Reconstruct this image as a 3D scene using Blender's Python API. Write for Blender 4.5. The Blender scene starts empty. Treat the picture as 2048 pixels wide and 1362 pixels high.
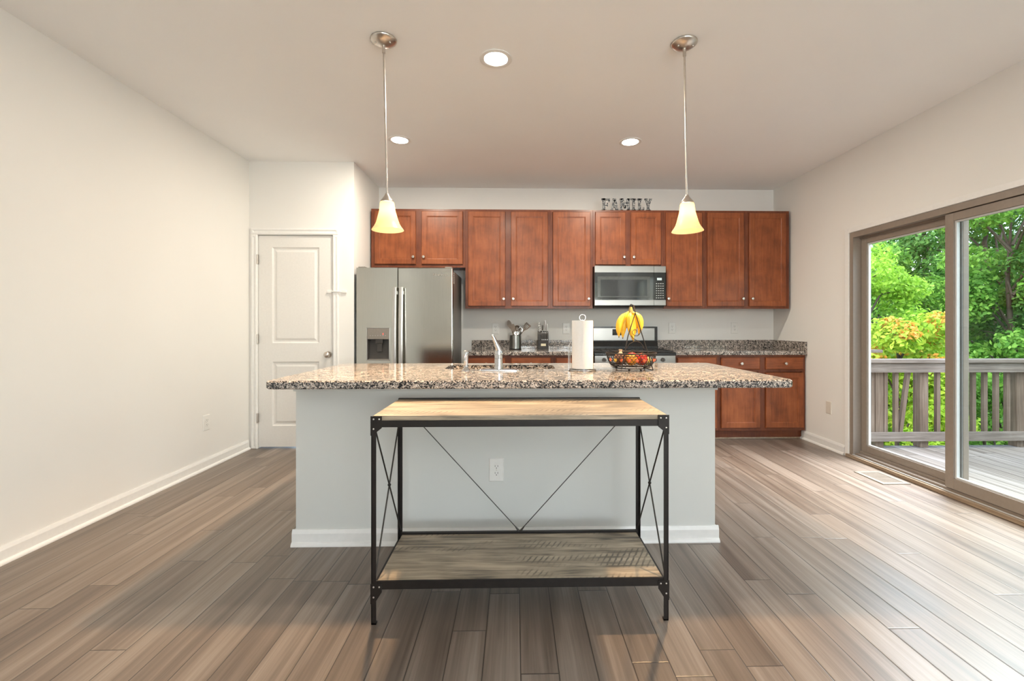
import bpy, bmesh, math, random
import numpy as np
from mathutils import Vector, Matrix
PI = math.pi
random.seed(7)
SC = bpy.context.scene
COL = SC.collection
R = math.radians

# ------------------------------------------------------------ camera, world, daylight, exposure
cam_d = bpy.data.cameras.new('camera'); cam = bpy.data.objects.new('camera', cam_d); COL.objects.link(cam)
cam_d.sensor_width = 36; cam_d.lens = 914 / 2048 * 36
cam_d.shift_x = (1024 - 1050.6) / 2048; cam_d.shift_y = (650.4 - 681) / 2048
cam_d.clip_start = 0.05; cam_d.clip_end = 400
cam.location = (0, 0, 1.179); cam.rotation_euler = (PI / 2, 0, -0.023)
SC.camera = cam

vs = SC.view_settings
vs.view_transform = 'Standard'; vs.look = 'None'; vs.gamma = 1; vs.use_curve_mapping = False
vs.exposure = 0.42
SC.cycles.use_denoising = True
SC.cycles.max_bounces = 12; SC.cycles.diffuse_bounces = 8; SC.cycles.glossy_bounces = 4
SC.cycles.transparent_max_bounces = 12; SC.cycles.caustics_reflective = False; SC.cycles.caustics_refractive = False
SC.cycles.sample_clamp_indirect = 6

W = bpy.data.worlds.new('world'); SC.world = W; W.use_nodes = True
nt = W.node_tree; nt.nodes.clear()
sky = nt.nodes.new('ShaderNodeTexSky'); sky.sky_type = 'NISHITA'; sky.sun_disc = False
sky.sun_elevation = R(42); sky.sun_rotation = R(250); sky.air_density = 1.2; sky.dust_density = 2.5; sky.ozone_density = 1.0
bg = nt.nodes.new('ShaderNodeBackground'); bg.inputs['Strength'].default_value = 0.8
wo = nt.nodes.new('ShaderNodeOutputWorld')
nt.links.new(sky.outputs[0], bg.inputs[0]); nt.links.new(bg.outputs[0], wo.inputs[0])

def lamp(name, kind, loc, rot, energy, color=(1, 1, 1), **kw):
    d = bpy.data.lights.new(name, kind); d.energy = energy; d.color = color
    for k, v in kw.items(): setattr(d, k, v)
    o = bpy.data.objects.new(name, d); COL.objects.link(o); o.location = loc; o.rotation_euler = rot
    return o
# wide hazy sun from the garden side, falling through the sliding door
lamp('sun', 'SUN', (8, -4, 12), Vector((-.62, .34, -.70)).to_track_quat('-Z', 'Y').to_euler(), 5.2, (1, .985, .96), angle=R(50))
# uplight added outside the rear window, behind the camera, to brighten the ceiling
lamp('rear_ceiling_fill', 'AREA', (1.3, -3.72, 1.5), (R(150), 0, 0), 195, (.93, .975, 1.0), shape='RECTANGLE', size=2.5, size_y=1.9)
lamp('side_window_daylight', 'AREA', (3.16, -.95, 1.45), (R(94), 0, R(90)), 13, (.95, .98, 1.0), shape='RECTANGLE', size=1.5, size_y=1.6)  # daylight through the window in the right wall, behind the camera

# lamp added above the deck, unseen, brightens the floor inside the sliding door
lamp('deck_floor_fill', 'AREA', (4.5, 3.6, 3.7), Vector((-2.9, -1.9, -3.6)).to_track_quat('-Z', 'Y').to_euler(), 240, (.95, .98, 1.0), shape='RECTANGLE', size=2.6, size_y=2.6, spread=R(85))

# ------------------------------------------------------------ mesh helpers
def BM(): return bmesh.new()
def box(bm, x0, x1, y0, y1, z0, z1, bevel=0):
    m = Matrix.Translation(((x0+x1)/2, (y0+y1)/2, (z0+z1)/2)) @ Matrix.Diagonal((abs(x1-x0), abs(y1-y0), abs(z1-z0), 1))
    r = bmesh.ops.create_cube(bm, size=1, matrix=m)
    if bevel:
        es = list({e for v in r['verts'] for e in v.link_edges})
        bmesh.ops.bevel(bm, geom=es, offset=bevel, segments=2, profile=.6, affect='EDGES', clamp_overlap=True)
    return bm
def cyl(bm, p, q, r1, r2=None, seg=24, cap=True):
    p, q = Vector(p), Vector(q); d = q - p
    if r2 is None: r2 = r1
    m = Matrix.Translation((p + q) / 2) @ d.to_track_quat('Z', 'Y').to_matrix().to_4x4()
    bmesh.ops.create_cone(bm, cap_ends=cap, segments=seg, radius1=max(r1, 1e-5), radius2=max(r2, 1e-5), depth=d.length, matrix=m)
    return bm
def ball(bm, c, r, seg=16, s=(1, 1, 1)):
    m = Matrix.Translation(c) @ Matrix.Diagonal((s[0], s[1], s[2], 1))
    bmesh.ops.create_uvsphere(bm, u_segments=seg, v_segments=max(6, seg // 2), radius=r, matrix=m); return bm
def lathe(bm, prof, c=(0, 0, 0), seg=40, mat=None):
    """prof: (r, z) list; closed on the axis where r == 0"""
    rows = []
    for r, z in prof:
        if r < 1e-6: rows.append([bm.verts.new((c[0], c[1], c[2] + z))])
        else: rows.append([bm.verts.new((c[0] + r*math.cos(2*PI*k/seg), c[1] + r*math.sin(2*PI*k/seg), c[2] + z)) for k in range(seg)])
    for a, b in zip(rows, rows[1:]):
        for k in range(seg):
            k2 = (k + 1) % seg
            if len(a) == 1 and len(b) == 1: continue
            if len(a) == 1: bm.faces.new((a[0], b[k], b[k2]))
            elif len(b) == 1: bm.faces.new((a[k], b[0], a[k2]))
            else: bm.faces.new((a[k], b[k], b[k2], a[k2]))
    if mat is not None: bmesh.ops.transform(bm, matrix=mat, verts=[v for r in rows for v in r])
    return bm
def tube(bm, pts, r, seg=8, closed=False, radii=None):
    pts = [Vector(p) for p in pts]; n = len(pts); rows = []
    up = Vector((0, 0, 1)); prev = None
    for i, p in enumerate(pts):
        a = pts[(i - 1) % n] if (closed or i > 0) else p
        b = pts[(i + 1) % n] if (closed or i < n - 1) else p
        t = (b - a).normalized()
        if prev is None:
            u = t.cross(up)
            if u.length < .05: u = t.cross(Vector((1, 0, 0)))
        else: u = prev - t * prev.dot(t)
        u.normalize(); prev = u; v = t.cross(u)
        rr = radii[i] if radii else r
        rows.append([bm.verts.new(p + (u*math.cos(2*PI*k/seg) + v*math.sin(2*PI*k/seg)) * rr) for k in range(seg)])
    m = n if closed else n - 1
    for i in range(m):
        a, b = rows[i], rows[(i + 1) % n]
        for k in range(seg): bm.faces.new((a[k], a[(k+1) % seg], b[(k+1) % seg], b[k]))
    if not closed:
        bm.faces.new(rows[0][::-1]); bm.faces.new(rows[-1])
    return bm
def ring_pts(c, r, n=40, ax='Z'):
    o = []
    for k in range(n):
        a = 2*PI*k/n
        o.append((c[0] + r*math.cos(a), c[1] + r*math.sin(a), c[2]) if ax == 'Z' else (c[0] + r*math.cos(a), c[1], c[2] + r*math.sin(a)))
    return o
def bez(p0, p1, p2, p3, n=12):
    p0, p1, p2, p3 = map(Vector, (p0, p1, p2, p3)); o = []
    for i in range(n + 1):
        t = i / n; o.append(p0*(1-t)**3 + p1*3*t*(1-t)**2 + p2*3*t*t*(1-t) + p3*t**3)
    return o
def prism(bm, poly, a0, a1, axis='y'):
    """poly in the plane across axis: 'y' -> (x, z), 'z' -> (x, y), 'x' -> (y, z)"""
    def P(p, a): return {'y': (p[0], a, p[1]), 'z': (p[0], p[1], a), 'x': (a, p[0], p[1])}[axis]
    A = [bm.verts.new(P(p, a0)) for p in poly]; B = [bm.verts.new(P(p, a1)) for p in poly]
    n = len(poly)
    bm.faces.new(A); bm.faces.new(B[::-1])
    for i in range(n): bm.faces.new((A[i], A[(i+1) % n], B[(i+1) % n], B[i]))
    return bm
def rings(bm, x0, x1, z0, z1, steps, back):
    """panel facing -y made of nested rectangles: steps = (inset, y); back = y of its rear face"""
    L = []
    for ins, y in [(0, back)] + list(steps):
        L.append([bm.verts.new((x, y, z)) for x, z in ((x0+ins, z0+ins), (x1-ins, z0+ins), (x1-ins, z1-ins), (x0+ins, z1-ins))])
    bm.faces.new(L[0][::-1])
    for a, b in zip(L, L[1:]):
        for k in range(4): bm.faces.new((a[k], a[(k+1) % 4], b[(k+1) % 4], b[k]))
    bm.faces.new(L[-1]); return bm
def rrect(x0, x1, y0, y1, r, n=6):
    o = []
    for cx, cy, a in ((x1-r, y1-r, 0), (x0+r, y1-r, 90), (x0+r, y0+r, 180), (x1-r, y0+r, 270)):
        for k in range(n + 1):
            t = R(a + 90*k/n); o.append((cx + r*math.cos(t), cy + r*math.sin(t)))
    return o

def link(o, parent=None, loc=None):
    COL.objects.link(o)
    if parent: o.parent = parent
    return o
def obj(name, bm, m, parent=None, smooth=None, base=None):
    """links the mesh (drawn in world coordinates) as ONE object; a child is stored relative to its thing's base"""
    bmesh.ops.recalc_face_normals(bm, faces=bm.faces[:])
    me = bpy.data.meshes.new(name); 
    if parent: off = wpos(parent)
    elif base is not None: off = Vector(base)
    else:
        xs = [v.co for v in bm.verts]
        off = Vector((sum((f(c.x for c in xs) for f in (min, max))) / 2, sum((f(c.y for c in xs) for f in (min, max))) / 2, min(c.z for c in xs)))
    bmesh.ops.translate(bm, vec=-off, verts=bm.verts[:])
    bm.to_mesh(me); bm.free()
    for mm in (m if isinstance(m, (list, tuple)) else [m]): me.materials.append(mm)
    if smooth is not None:
        me.polygons.foreach_set('use_smooth', [True] * len(me.polygons))
        me.set_sharp_from_angle(angle=R(smooth))
    o = bpy.data.objects.new(name, me); COL.objects.link(o)
    if smooth is not None:
        wn = o.modifiers.new('weighted_normal', 'WEIGHTED_NORMAL'); wn.keep_sharp = True
    if parent: o.parent = parent
    else: o.location = off
    return o
def wpos(o):
    v = Vector(o.location)
    while o.parent: o = o.parent; v = v + o.location
    return v
def tag(o, label=None, cat=None, group=None, kind=None):
    if label: o['label'] = label
    if cat: o['category'] = cat
    if group: o['group'] = group
    if kind: o['kind'] = kind
    return o
def thing(name, loc, label, cat, group=None, kind=None):
    o = bpy.data.objects.new(name, None); COL.objects.link(o); o.location = loc; o.empty_display_size = .05
    return tag(o, label, cat, group, kind)
def dup(root, loc, rz=None, label=None):
    r = root.copy(); COL.objects.link(r); r.location = loc
    if rz is not None: r.rotation_euler = (0, 0, rz)
    if label: r['label'] = label
    for ch in list(root.children):
        c = ch.copy(); COL.objects.link(c); c.parent = r
        for g in ch.children:
            d = g.copy(); COL.objects.link(d); d.parent = c
    return r

# ------------------------------------------------------------ materials
class N:
    def __init__(s, name):
        s.m = bpy.data.materials.new(name); s.m.use_nodes = True; s.t = s.m.node_tree
        s.b = s.t.nodes['Principled BSDF']; s.out = s.t.nodes['Material Output']
    def n(s, kind, **kw):
        o = s.t.nodes.new('ShaderNode' + kind)
        for k, v in kw.items():
            if k.startswith('i_'): o.inputs[k[2:].replace('_', ' ')].default_value = v
            else: setattr(o, k, v)
        return o
    def l(s, a, b): s.t.links.new(a, b)
    def math(s, op, a, b=None, c=None):
        o = s.n('Math', operation=op)
        for i, v in enumerate((a, b, c)):
            if v is None: continue
            if isinstance(v, (int, float)): o.inputs[i].default_value = v
            else: s.l(v, o.inputs[i])
        return o.outputs[0]
    def ramp(s, fac, stops, interp='LINEAR'):
        o = s.n('ValToRGB'); cr = o.color_ramp; cr.interpolation = interp
        while len(cr.elements) < len(stops): cr.elements.new(.5)
        for e, (p, c) in zip(cr.elements, stops): e.position = p; e.color = (*c, 1)
        s.l(fac, o.inputs[0]); return o.outputs[0]
    def mix(s, fac, a, b, blend='MIX'):
        o = s.n('Mix', data_type='RGBA', blend_type=blend)
        for v, i in ((fac, 0), (a, 6), (b, 7)):
            if isinstance(v, (int, float)): o.inputs[i].default_value = v
            elif isinstance(v, tuple): o.inputs[i].default_value = (*v, 1)
            else: s.l(v, o.inputs[i])
        return o.outputs[2]
    def coords(s, scale=(1, 1, 1), rot=(0, 0, 0), kind='Object'):
        t = s.n('TexCoord'); mp = s.n('Mapping'); mp.inputs['Scale'].default_value = scale; mp.inputs['Rotation'].default_value = rot
        s.l(t.outputs[kind], mp.inputs[0]); return mp.outputs[0]
    def noise(s, co, scale=5, detail=3, rough=.5, dist=0):
        o = s.n('TexNoise'); o.inputs['Scale'].default_value = scale; o.inputs['Detail'].default_value = detail
        o.inputs['Roughness'].default_value = rough; o.inputs['Distortion'].default_value = dist
        s.l(co, o.inputs['Vector']); return o.outputs[0]
    def bump(s, h, strength=.2, dist=.01):
        o = s.n('Bump'); o.inputs['Strength'].default_value = strength; o.inputs['Distance'].default_value = dist
        s.l(h, o.inputs['Height']); s.l(o.outputs[0], s.b.inputs['Normal'])
    def set(s, **kw):
        for k, v in kw.items():
            i = s.b.inputs[k.replace('_', ' ')]
            if isinstance(v, tuple) and len(v) == 3: v = (*v, 1)
            i.default_value = v
        return s
def srgb(r, g, b):
    f = lambda c: (c / 12.92 if c <= .04045 else ((c + .055) / 1.055) ** 2.4)
    return (f(r/255), f(g/255), f(b/255))

def plain(name, c, rough=.5, metal=0, var=.04, bumps=0, scale=40, **kw):
    """one colour with a faint mottling and an optional fine bump"""
    m = N(name); m.set(Roughness=rough, Metallic=metal, **kw)
    co = m.coords(); nz = m.noise(co, scale, 3)
    a = tuple(x * (1 - var) for x in c); b = tuple(min(1, x * (1 + var)) for x in c)
    m.l(m.ramp(nz, [(.3, a), (.7, b)]), m.b.inputs['Base Color'])
    if bumps: m.bump(m.noise(co, scale * 4, 2), bumps, .002)
    return m.m
def wall_paint(name, c, rough=.75):
    m = N(name); m.set(Roughness=rough)
    co = m.coords(); nz = m.noise(co, 1.3, 4)
    m.l(m.ramp(nz, [(.3, tuple(x*.975 for x in c)), (.7, c)]), m.b.inputs['Base Color'])
    m.bump(m.noise(co, 220, 2), .06, .001); return m.m
def cherry(name, axis='Z', c=((.115, .029, .009), (.225, .061, .019), (.33, .10, .034))):
    m = N(name); m.set(Roughness=.38, Specular_IOR_Level=.35, Coat_Weight=.10, Coat_Roughness=.2)
    s = {'Z': (16, 16, 1.4), 'X': (1.4, 16, 16)}[axis]
    fine = m.noise(m.coords(s), 3.2, 5, .6, .3); blot = m.noise(m.coords(), 5.5, 3, .55)
    f = m.math('ADD', m.math('MULTIPLY', fine, .45), m.math('MULTIPLY', blot, .6))
    m.l(m.ramp(f, [(.32, c[0]), (.52, c[1]), (.74, c[2])]), m.b.inputs['Base Color'])
    m.bump(fine, .04, .002); return m.m
def granite(name):
    m = N(name); m.set(Roughness=.09, Specular_IOR_Level=.55)
    co = m.coords(); 
    v1 = m.n('TexVoronoi'); v1.inputs['Scale'].default_value = 210; m.l(co, v1.inputs['Vector'])
    v2 = m.n('TexVoronoi'); v2.inputs['Scale'].default_value = 380; m.l(co, v2.inputs['Vector'])
    sx = m.n('SeparateColor'); m.l(v1.outputs['Color'], sx.inputs[0])
    sy = m.n('SeparateColor'); m.l(v2.outputs['Color'], sy.inputs[0])
    big = m.noise(co, 38, 3)
    f = m.math('ADD', m.math('MULTIPLY', sx.outputs[0], .62), m.math('MULTIPLY', m.math('SUBTRACT', big, .5), .9))
    f = m.math('ADD', f, m.math('MULTIPLY', sy.outputs[1], .28))
    c = m.ramp(f, [(0, (.010, .010, .012)), (.28, (.030, .030, .032)), (.37, (.15, .14, .13)), (.48, (.36, .31, .275)), (.59, (.56, .47, .40)), (.77, (.68, .62, .57))], 'CONSTANT')
    m.l(c, m.b.inputs['Base Color']); return m.m
def planks(name, w=.13, ln=1.25, cols=((.095, .070, .054), (.178, .137, .108), (.30, .246, .206)), rough=.33, seam=.0019, bump=.5, gloss=.5):
    m = N(name); m.set(Roughness=rough, Specular_IOR_Level=gloss)
    t = m.n('TexCoord'); sp = m.n('SeparateXYZ'); m.l(t.outputs['Object'], sp.inputs[0])
    X, Y = sp.outputs[0], sp.outputs[1]
    bx = m.math('DIVIDE', m.math('ADD', X, 50.03), w); bi = m.math('FLOOR', bx); fx = m.math('FRACT', bx)
    wn = m.n('TexWhiteNoise', noise_dimensions='1D'); m.l(bi, wn.inputs['W'])
    by = m.math('ADD', m.math('DIVIDE', Y, ln), m.math('MULTIPLY', wn.outputs[0], 9.7)); pi_ = m.math('FLOOR', by); fy = m.math('FRACT', by)
    cv = m.n('CombineXYZ'); m.l(bi, cv.inputs[0]); m.l(pi_, cv.inputs[1])
    w2 = m.n('TexWhiteNoise', noise_dimensions='2D'); m.l(cv.outputs[0], w2.inputs['Vector']); pr = w2.outputs[0]
    def grain(sx, sy, sc, det):
        c2 = m.n('CombineXYZ'); m.l(m.math('MULTIPLY', X, sx), c2.inputs[0]); m.l(m.math('MULTIPLY', Y, sy), c2.inputs[1]); m.l(m.math('MULTIPLY', pr, 37.0), c2.inputs[2])
        return m.noise(c2.outputs[0], sc, det, .6, .15)
    broad = grain(20, .8, 1.0, 3); fine = grain(150, 2.2, 1.0, 3)
    f = m.math('ADD', m.math('MULTIPLY', broad, .80), m.math('MULTIPLY', fine, .30))
    f = m.math('ADD', f, m.math('MULTIPLY', m.math('SUBTRACT', pr, .5), .17))
    c = m.ramp(f, [(.30, cols[0]), (.55, cols[1]), (.82, cols[2])])
    ex = m.math('MULTIPLY', m.math('MINIMUM', fx, m.math('SUBTRACT', 1.0, fx)), w)
    ey = m.math('MULTIPLY', m.math('MINIMUM', fy, m.math('SUBTRACT', 1.0, fy)), ln)
    e = m.math('MINIMUM', ex, ey); line = m.math('LESS_THAN', e, seam)
    m.l(m.mix(m.math('MULTIPLY', line, .85), c, (.035, .027, .022)), m.b.inputs['Base Color'])
    rr = m.math('ADD', rough - .06, m.math('MULTIPLY', fine, .14)); m.l(rr, m.b.inputs['Roughness'])
    h = m.math('ADD', m.math('MINIMUM', m.math('DIVIDE', e, seam * 2.2), 1.0), m.math('MULTIPLY', fine, .10))
    m.bump(h, bump, .0015); return m.m
def rustic(name):
    """grey-brown reclaimed boards, grain along x, rows of slanted dark saw marks"""
    m = N(name); m.set(Roughness=.42)
    co = m.coords((1.6, 22, 22)); g = m.noise(co, 2.6, 6, .62, .5)
    blot = m.noise(m.coords((2.2, 7, 7)), 1.6, 3, .5)
    f = m.math('ADD', m.math('MULTIPLY', g, .6), m.math('MULTIPLY', blot, .45))
    c = m.ramp(f, [(.38, (.085, .064, .046)), (.49, (.26, .21, .15)), (.60, (.42, .335, .24)), (.74, (.53, .435, .32))])
    wv = m.n('TexWave', wave_type='BANDS', bands_direction='X'); wv.inputs['Scale'].default_value = 14; wv.inputs['Distortion'].default_value = 1.6; wv.inputs['Detail Scale'].default_value = 2.5
    m.l(m.coords((1, 1, 1), (0, 0, R(27))), wv.inputs['Vector'])
    saw = m.math('MULTIPLY', m.math('SUBTRACT', wv.outputs['Fac'], .66), 4); saw.node.use_clamp = True
    msk = m.noise(m.coords((2.4, 9.5, 1)), 1.25, 2, .4); msk = m.math('MULTIPLY', m.math('SUBTRACT', msk, .545), 8); msk.node.use_clamp = True; ge = m.n('NewGeometry'); sn = m.n('SeparateXYZ'); m.l(ge.outputs['Normal'], sn.inputs[0]); msk = m.math('MULTIPLY', msk, m.math('GREATER_THAN', sn.outputs[2], .5))
    s = m.math('MULTIPLY', m.math('MULTIPLY', saw, msk), m.math('MULTIPLY', g, 1.35))
    m.l(m.mix(m.math('MULTIPLY', s, 1.1), c, (.075, .06, .047)), m.b.inputs['Base Color']); m.bump(g, .12, .002); return m.m
def weathered(name, axis, c=((.075, .056, .042), (.165, .132, .108), (.28, .24, .21))):
    m = N(name); m.set(Roughness=.8)
    s = {'X': (1.2, 26, 26), 'Z': (26, 26, 1.2), 'Y': (26, 1.2, 26)}[axis]
    g = m.noise(m.coords(s), 1.8, 6, .65, .6); b = m.noise(m.coords(), 2.2, 3)
    f = m.math('ADD', m.math('MULTIPLY', g, .65), m.math('MULTIPLY', b, .4))
    m.l(m.ramp(f, [(.34, c[0]), (.54, c[1]), (.74, c[2])]), m.b.inputs['Base Color']); m.bump(g, .4, .004); return m.m
def steel(name, c=(.31, .305, .29), rough=.3, axis='X', aniso=.0):
    m = N(name); m.set(Metallic=1.0)
    s = {'X': (2, 90, 90), 'Z': (90, 90, 2)}[axis]
    g = m.noise(m.coords(s), 3, 3, .6)
    m.l(m.ramp(g, [(.3, tuple(x*.94 for x in c)), (.7, c)]), m.b.inputs['Base Color'])
    m.l(m.math('ADD', rough - .03, m.math('MULTIPLY', g, .06)), m.b.inputs['Roughness'])
    if aniso:
        m.set(Anisotropic=aniso); tg = m.n('Tangent', direction_type='RADIAL', axis='Z'); m.l(tg.outputs[0], m.b.inputs['Tangent'])
    return m.m
def emit(name, c, s, base=(.8, .8, .8)):
    m = N(name); m.set(Base_Color=base, Emission_Color=c, Emission_Strength=s, Roughness=.4); return m.m
def glass(name, tint=(.98, .99, .98), refl=1.0):
    m = N(name); t = m.t; t.nodes.remove(m.b)
    tr = m.n('BsdfTransparent'); tr.inputs[0].default_value = (*tint, 1)
    gl = m.n('BsdfGlossy'); gl.inputs['Roughness'].default_value = .02
    fr = m.n('Fresnel'); fr.inputs['IOR'].default_value = 1.45
    mx = m.n('MixShader'); ge = m.n('NewGeometry')
    m.l(m.math('MULTIPLY', m.math('MULTIPLY', fr.outputs[0], refl), m.math('SUBTRACT', 1.0, ge.outputs['Backfacing'])), mx.inputs[0])
    m.l(tr.outputs[0], mx.inputs[1]); m.l(gl.outputs[0], mx.inputs[2]); m.l(mx.outputs[0], m.out.inputs[0]); return m.m
def leaf(name, cols, transl=.45):
    m = N(name); t = m.t; m.set(Roughness=.5, Specular_IOR_Level=.25)
    g = m.n('NewGeometry'); c = m.ramp(g.outputs['Random Per Island'], [(i / (len(cols) - 1), k) for i, k in enumerate(cols)])
    m.l(c, m.b.inputs['Base Color'])
    tl = m.n('BsdfTranslucent'); m.l(m.mix(.5, c, (.35, .60, .06), 'MIX') if transl > .5 else c, tl.inputs[0])
    mx = m.n('MixShader'); mx.inputs[0].default_value = transl
    m.l(m.b.outputs[0], mx.inputs[1]); m.l(tl.outputs[0], mx.inputs[2]); m.l(mx.outputs[0], m.out.inputs[0]); return m.m

M = {}
M['wall'] = wall_paint('wall_paint', (.80, .785, .755))
M['ceil'] = wall_paint('ceiling_paint', (.92, .915, .91), .85)
M['island'] = wall_paint('island_paint', (.64, .645, .62), .55)
M['white'] = plain('white_trim_paint', (.80, .79, .77), .38, 0, .02)
M['door'] = plain('door_paint', (.76, .74, .71), .42, 0, .02, .03, 60)
M['floor'] = planks('floor_planks')
M['deck'] = planks('deck_boards', .14, 3.6, ((.10, .08, .066), (.21, .18, .155), (.33, .295, .27)), .75, .004, .8, .2)
M['cherry'] = cherry('cherry_wood'); M['cherryh'] = cherry('cherry_wood_across', 'X')
M['cherryd'] = cherry('cherry_wood_frame', 'Z', ((.09, .021, .008), (.15, .039, .014), (.205, .059, .022)))
M['granite'] = granite('speckled_granite')
M['rustic'] = rustic('rustic_wood')
M['black_metal'] = plain('black_brown_metal', (.018, .014, .012), .45, .4, .15)
M['nickel'] = plain('brushed_nickel', (.60, .55, .50), .28, 1, .05)
M['chrome'] = plain('polished_chrome', (.60, .61, .62), .12, 1, .02)
M['steel'] = steel('brushed_steel'); M['steelv'] = steel('upright_brushed_steel', (.58, .565, .51), .15, 'Z', .0)
M['steel_light'] = plain('satin_steel_handle', (.55, .54, .52), .35, .9, .02)
M['steel_dark'] = plain('grey_appliance_side', (.20, .19, .175), .45, .5, .05)
M['plastic_grey'] = plain('grey_brown_plastic', (.22, .195, .17), .45, 0, .04)
M['plastic_dark'] = plain('dark_grey_plastic', (.060, .052, .046), .4, 0, .06)
M['black_glass'] = plain('black_glass', (.010, .012, .012), .06, 0, .1)
M['dark_window'] = plain('mesh_behind_glass', (.045, .048, .045), .12, 0, .1)
M['black'] = plain('black_enamel', (.012, .013, .014), .22, 0, .1)
M['iron'] = plain('cast_iron', (.022, .02, .019), .6, 0, .2)
M['outlet'] = plain('white_plastic', (.78, .77, .74), .35, 0, .02)
M['slot'] = plain('dark_slot', (.03, .03, .03), .6)
M['taupe'] = plain('taupe_vinyl', (.25, .205, .168), .45, 0, .04)
M['vinylw'] = plain('pale_vinyl', (.50, .50, .49), .4, 0, .02)
M['threshold'] = weathered('worn_threshold', 'Y', ((.16, .105, .06), (.30, .22, .15), (.42, .34, .26)))
M['glass'] = glass('clear_glass'); M['glass_r'] = glass('hazier_glass', (.86, .89, .87), 1.2)
M['paper'] = plain('paper_towel', (.70, .69, .68), .9, 0, .02, .5, 90)
M['can'] = emit('downlight_lens', (1, .95, .88), 28)
M['bulb'] = emit('warm_bulb', (1, .82, .55), 14)
M['vent'] = plain('tan_vent_metal', (.24, .21, .17), .5, .1, .04)
M['ventd'] = plain('vent_louver', (.22, .18, .14), .6, .1, .08)
M['banana'] = None
M['railx'] = weathered('rail_wood_along_x', 'X'); M['railz'] = weathered('rail_wood_upright', 'Z', ((.065, .04, .025), (.135, .094, .064), (.23, .18, .14)))
M['bark'] = weathered('bark', 'Z', ((.02, .016, .012), (.05, .04, .03), (.09, .075, .06)))
M['lawn'] = plain('grass_ground', (.06, .12, .025), .95, 0, .5, .3, 6)

# ------------------------------------------------------------ room shell
XL, XR, YB, YD, XP, HC, YR = -2.538, 3.0, 5.234, 4.428, -1.5444, 2.747, -3.6
def struct(name, bm, m, label, parent=None, smooth=None, base=None):
    o = obj(name, bm, m, parent, smooth, base)
    if not parent: tag(o, label, name.split('_')[0], None, 'structure')
    return o
struct('floor', box(BM(), XL - .12, XR + .02, YR, YB, -.06, 0), M['floor'], 'grey-brown wood plank floor of the kitchen', base=(0, 0, 0))
struct('ceiling', box(BM(), XL - .12, XR + .14, YR - .12, YB + .12, HC, HC + .2), M['ceil'], 'flat white ceiling over the kitchen')
struct('wall_left', box(BM(), XL - .12, XL, YR, YB + .12, 0, HC), M['wall'], 'plain off-white wall along the left side')
struct('wall_back', box(BM(), XP - .1, XR + .14, YB, YB + .12, 0, HC), M['wall'], 'off-white wall behind the cherry cabinets')
struct('wall_alcove', box(BM(), XP - .1, XP, YD + .1, YB, 0, HC), M['wall'], 'side of the pantry closet beside the refrigerator')
b = BM(); DX0, DX1, DZ = -2.456, -1.740, 2.043
box(b, XL, DX0, YD, YD + .1, 0, HC); box(b, DX1, XP, YD, YD + .1, 0, HC); box(b, DX0, DX1, YD, YD + .1, DZ, HC)
struct('wall_pantry', b, M['wall'], 'off-white pantry front wall around the white door')
b = BM(); SY0, SY1, SZ0, SZ1 = 2.19, 4.022, .03, 2.0; WY0, WY1, WZ0, WZ1 = -1.7, -.2, .65, 2.3
box(b, XR, XR + .14, SY1, YB, 0, HC); box(b, XR, XR + .14, SY0, SY1, SZ1, HC); box(b, XR, XR + .14, WY1, SY0, 0, HC); box(b, XR, XR + .14, YR, WY0, 0, HC)
box(b, XR, XR + .14, WY0, WY1, 0, WZ0); box(b, XR, XR + .14, WY0, WY1, WZ1, HC)
struct('wall_right', b, M['wall'], 'off-white wall around the sliding glass door')
b = BM(); wx0, wx1 = .05, 2.55
box(b, XL, XR, YR - .12, YR, 0, .55); box(b, XL, XR, YR - .12, YR, 2.45, HC); box(b, XL, wx0, YR - .12, YR, .55, 2.45); box(b, wx1, XR, YR - .12, YR, .55, 2.45)
struct('wall_rear', b, M['wall'], 'wall with a wide window behind the camera')
def window(i, label, mat):
    b = BM(); x0, x1, z0, z1 = mat[1]
    xs = [x0, x0 + (x1 - x0)/2, x1]
    for a in ((x0, x0+.06, z0, z1), (x1-.06, x1, z0, z1), (x0+.06, x1-.06, z0, z0+.06), (x0+.06, x1-.06, z1-.06, z1), (xs[1]-.04, xs[1]+.04, z0+.06, z1-.06), (x0+.06, xs[1]-.04, 1.45, 1.5), (xs[1]+.04, x1-.06, 1.45, 1.5)): box(b, a[0], a[1], .03, .09, a[2], a[3])
    bmesh.ops.transform(b, matrix=mat[0], verts=b.verts[:]); w = struct('window_%d' % i, b, M['white'], label)
    q = BM(); box(q, x0+.05, x1-.05, .056, .062, z0+.05, z1-.05); bmesh.ops.transform(q, matrix=mat[0], verts=q.verts[:]); obj('pane', q, M['glass'], w)
window(1, 'wide white window in the rear wall', (Matrix.Translation((0, YR - .115, 0)), (wx0, wx1, .55, 2.45)))
window(2, 'white window in the right wall behind the camera', (Matrix.Translation((XR + .11, 0, 0)) @ Matrix.Rotation(PI/2, 4, 'Z'), (WY0, WY1, WZ0, WZ1)))

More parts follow.
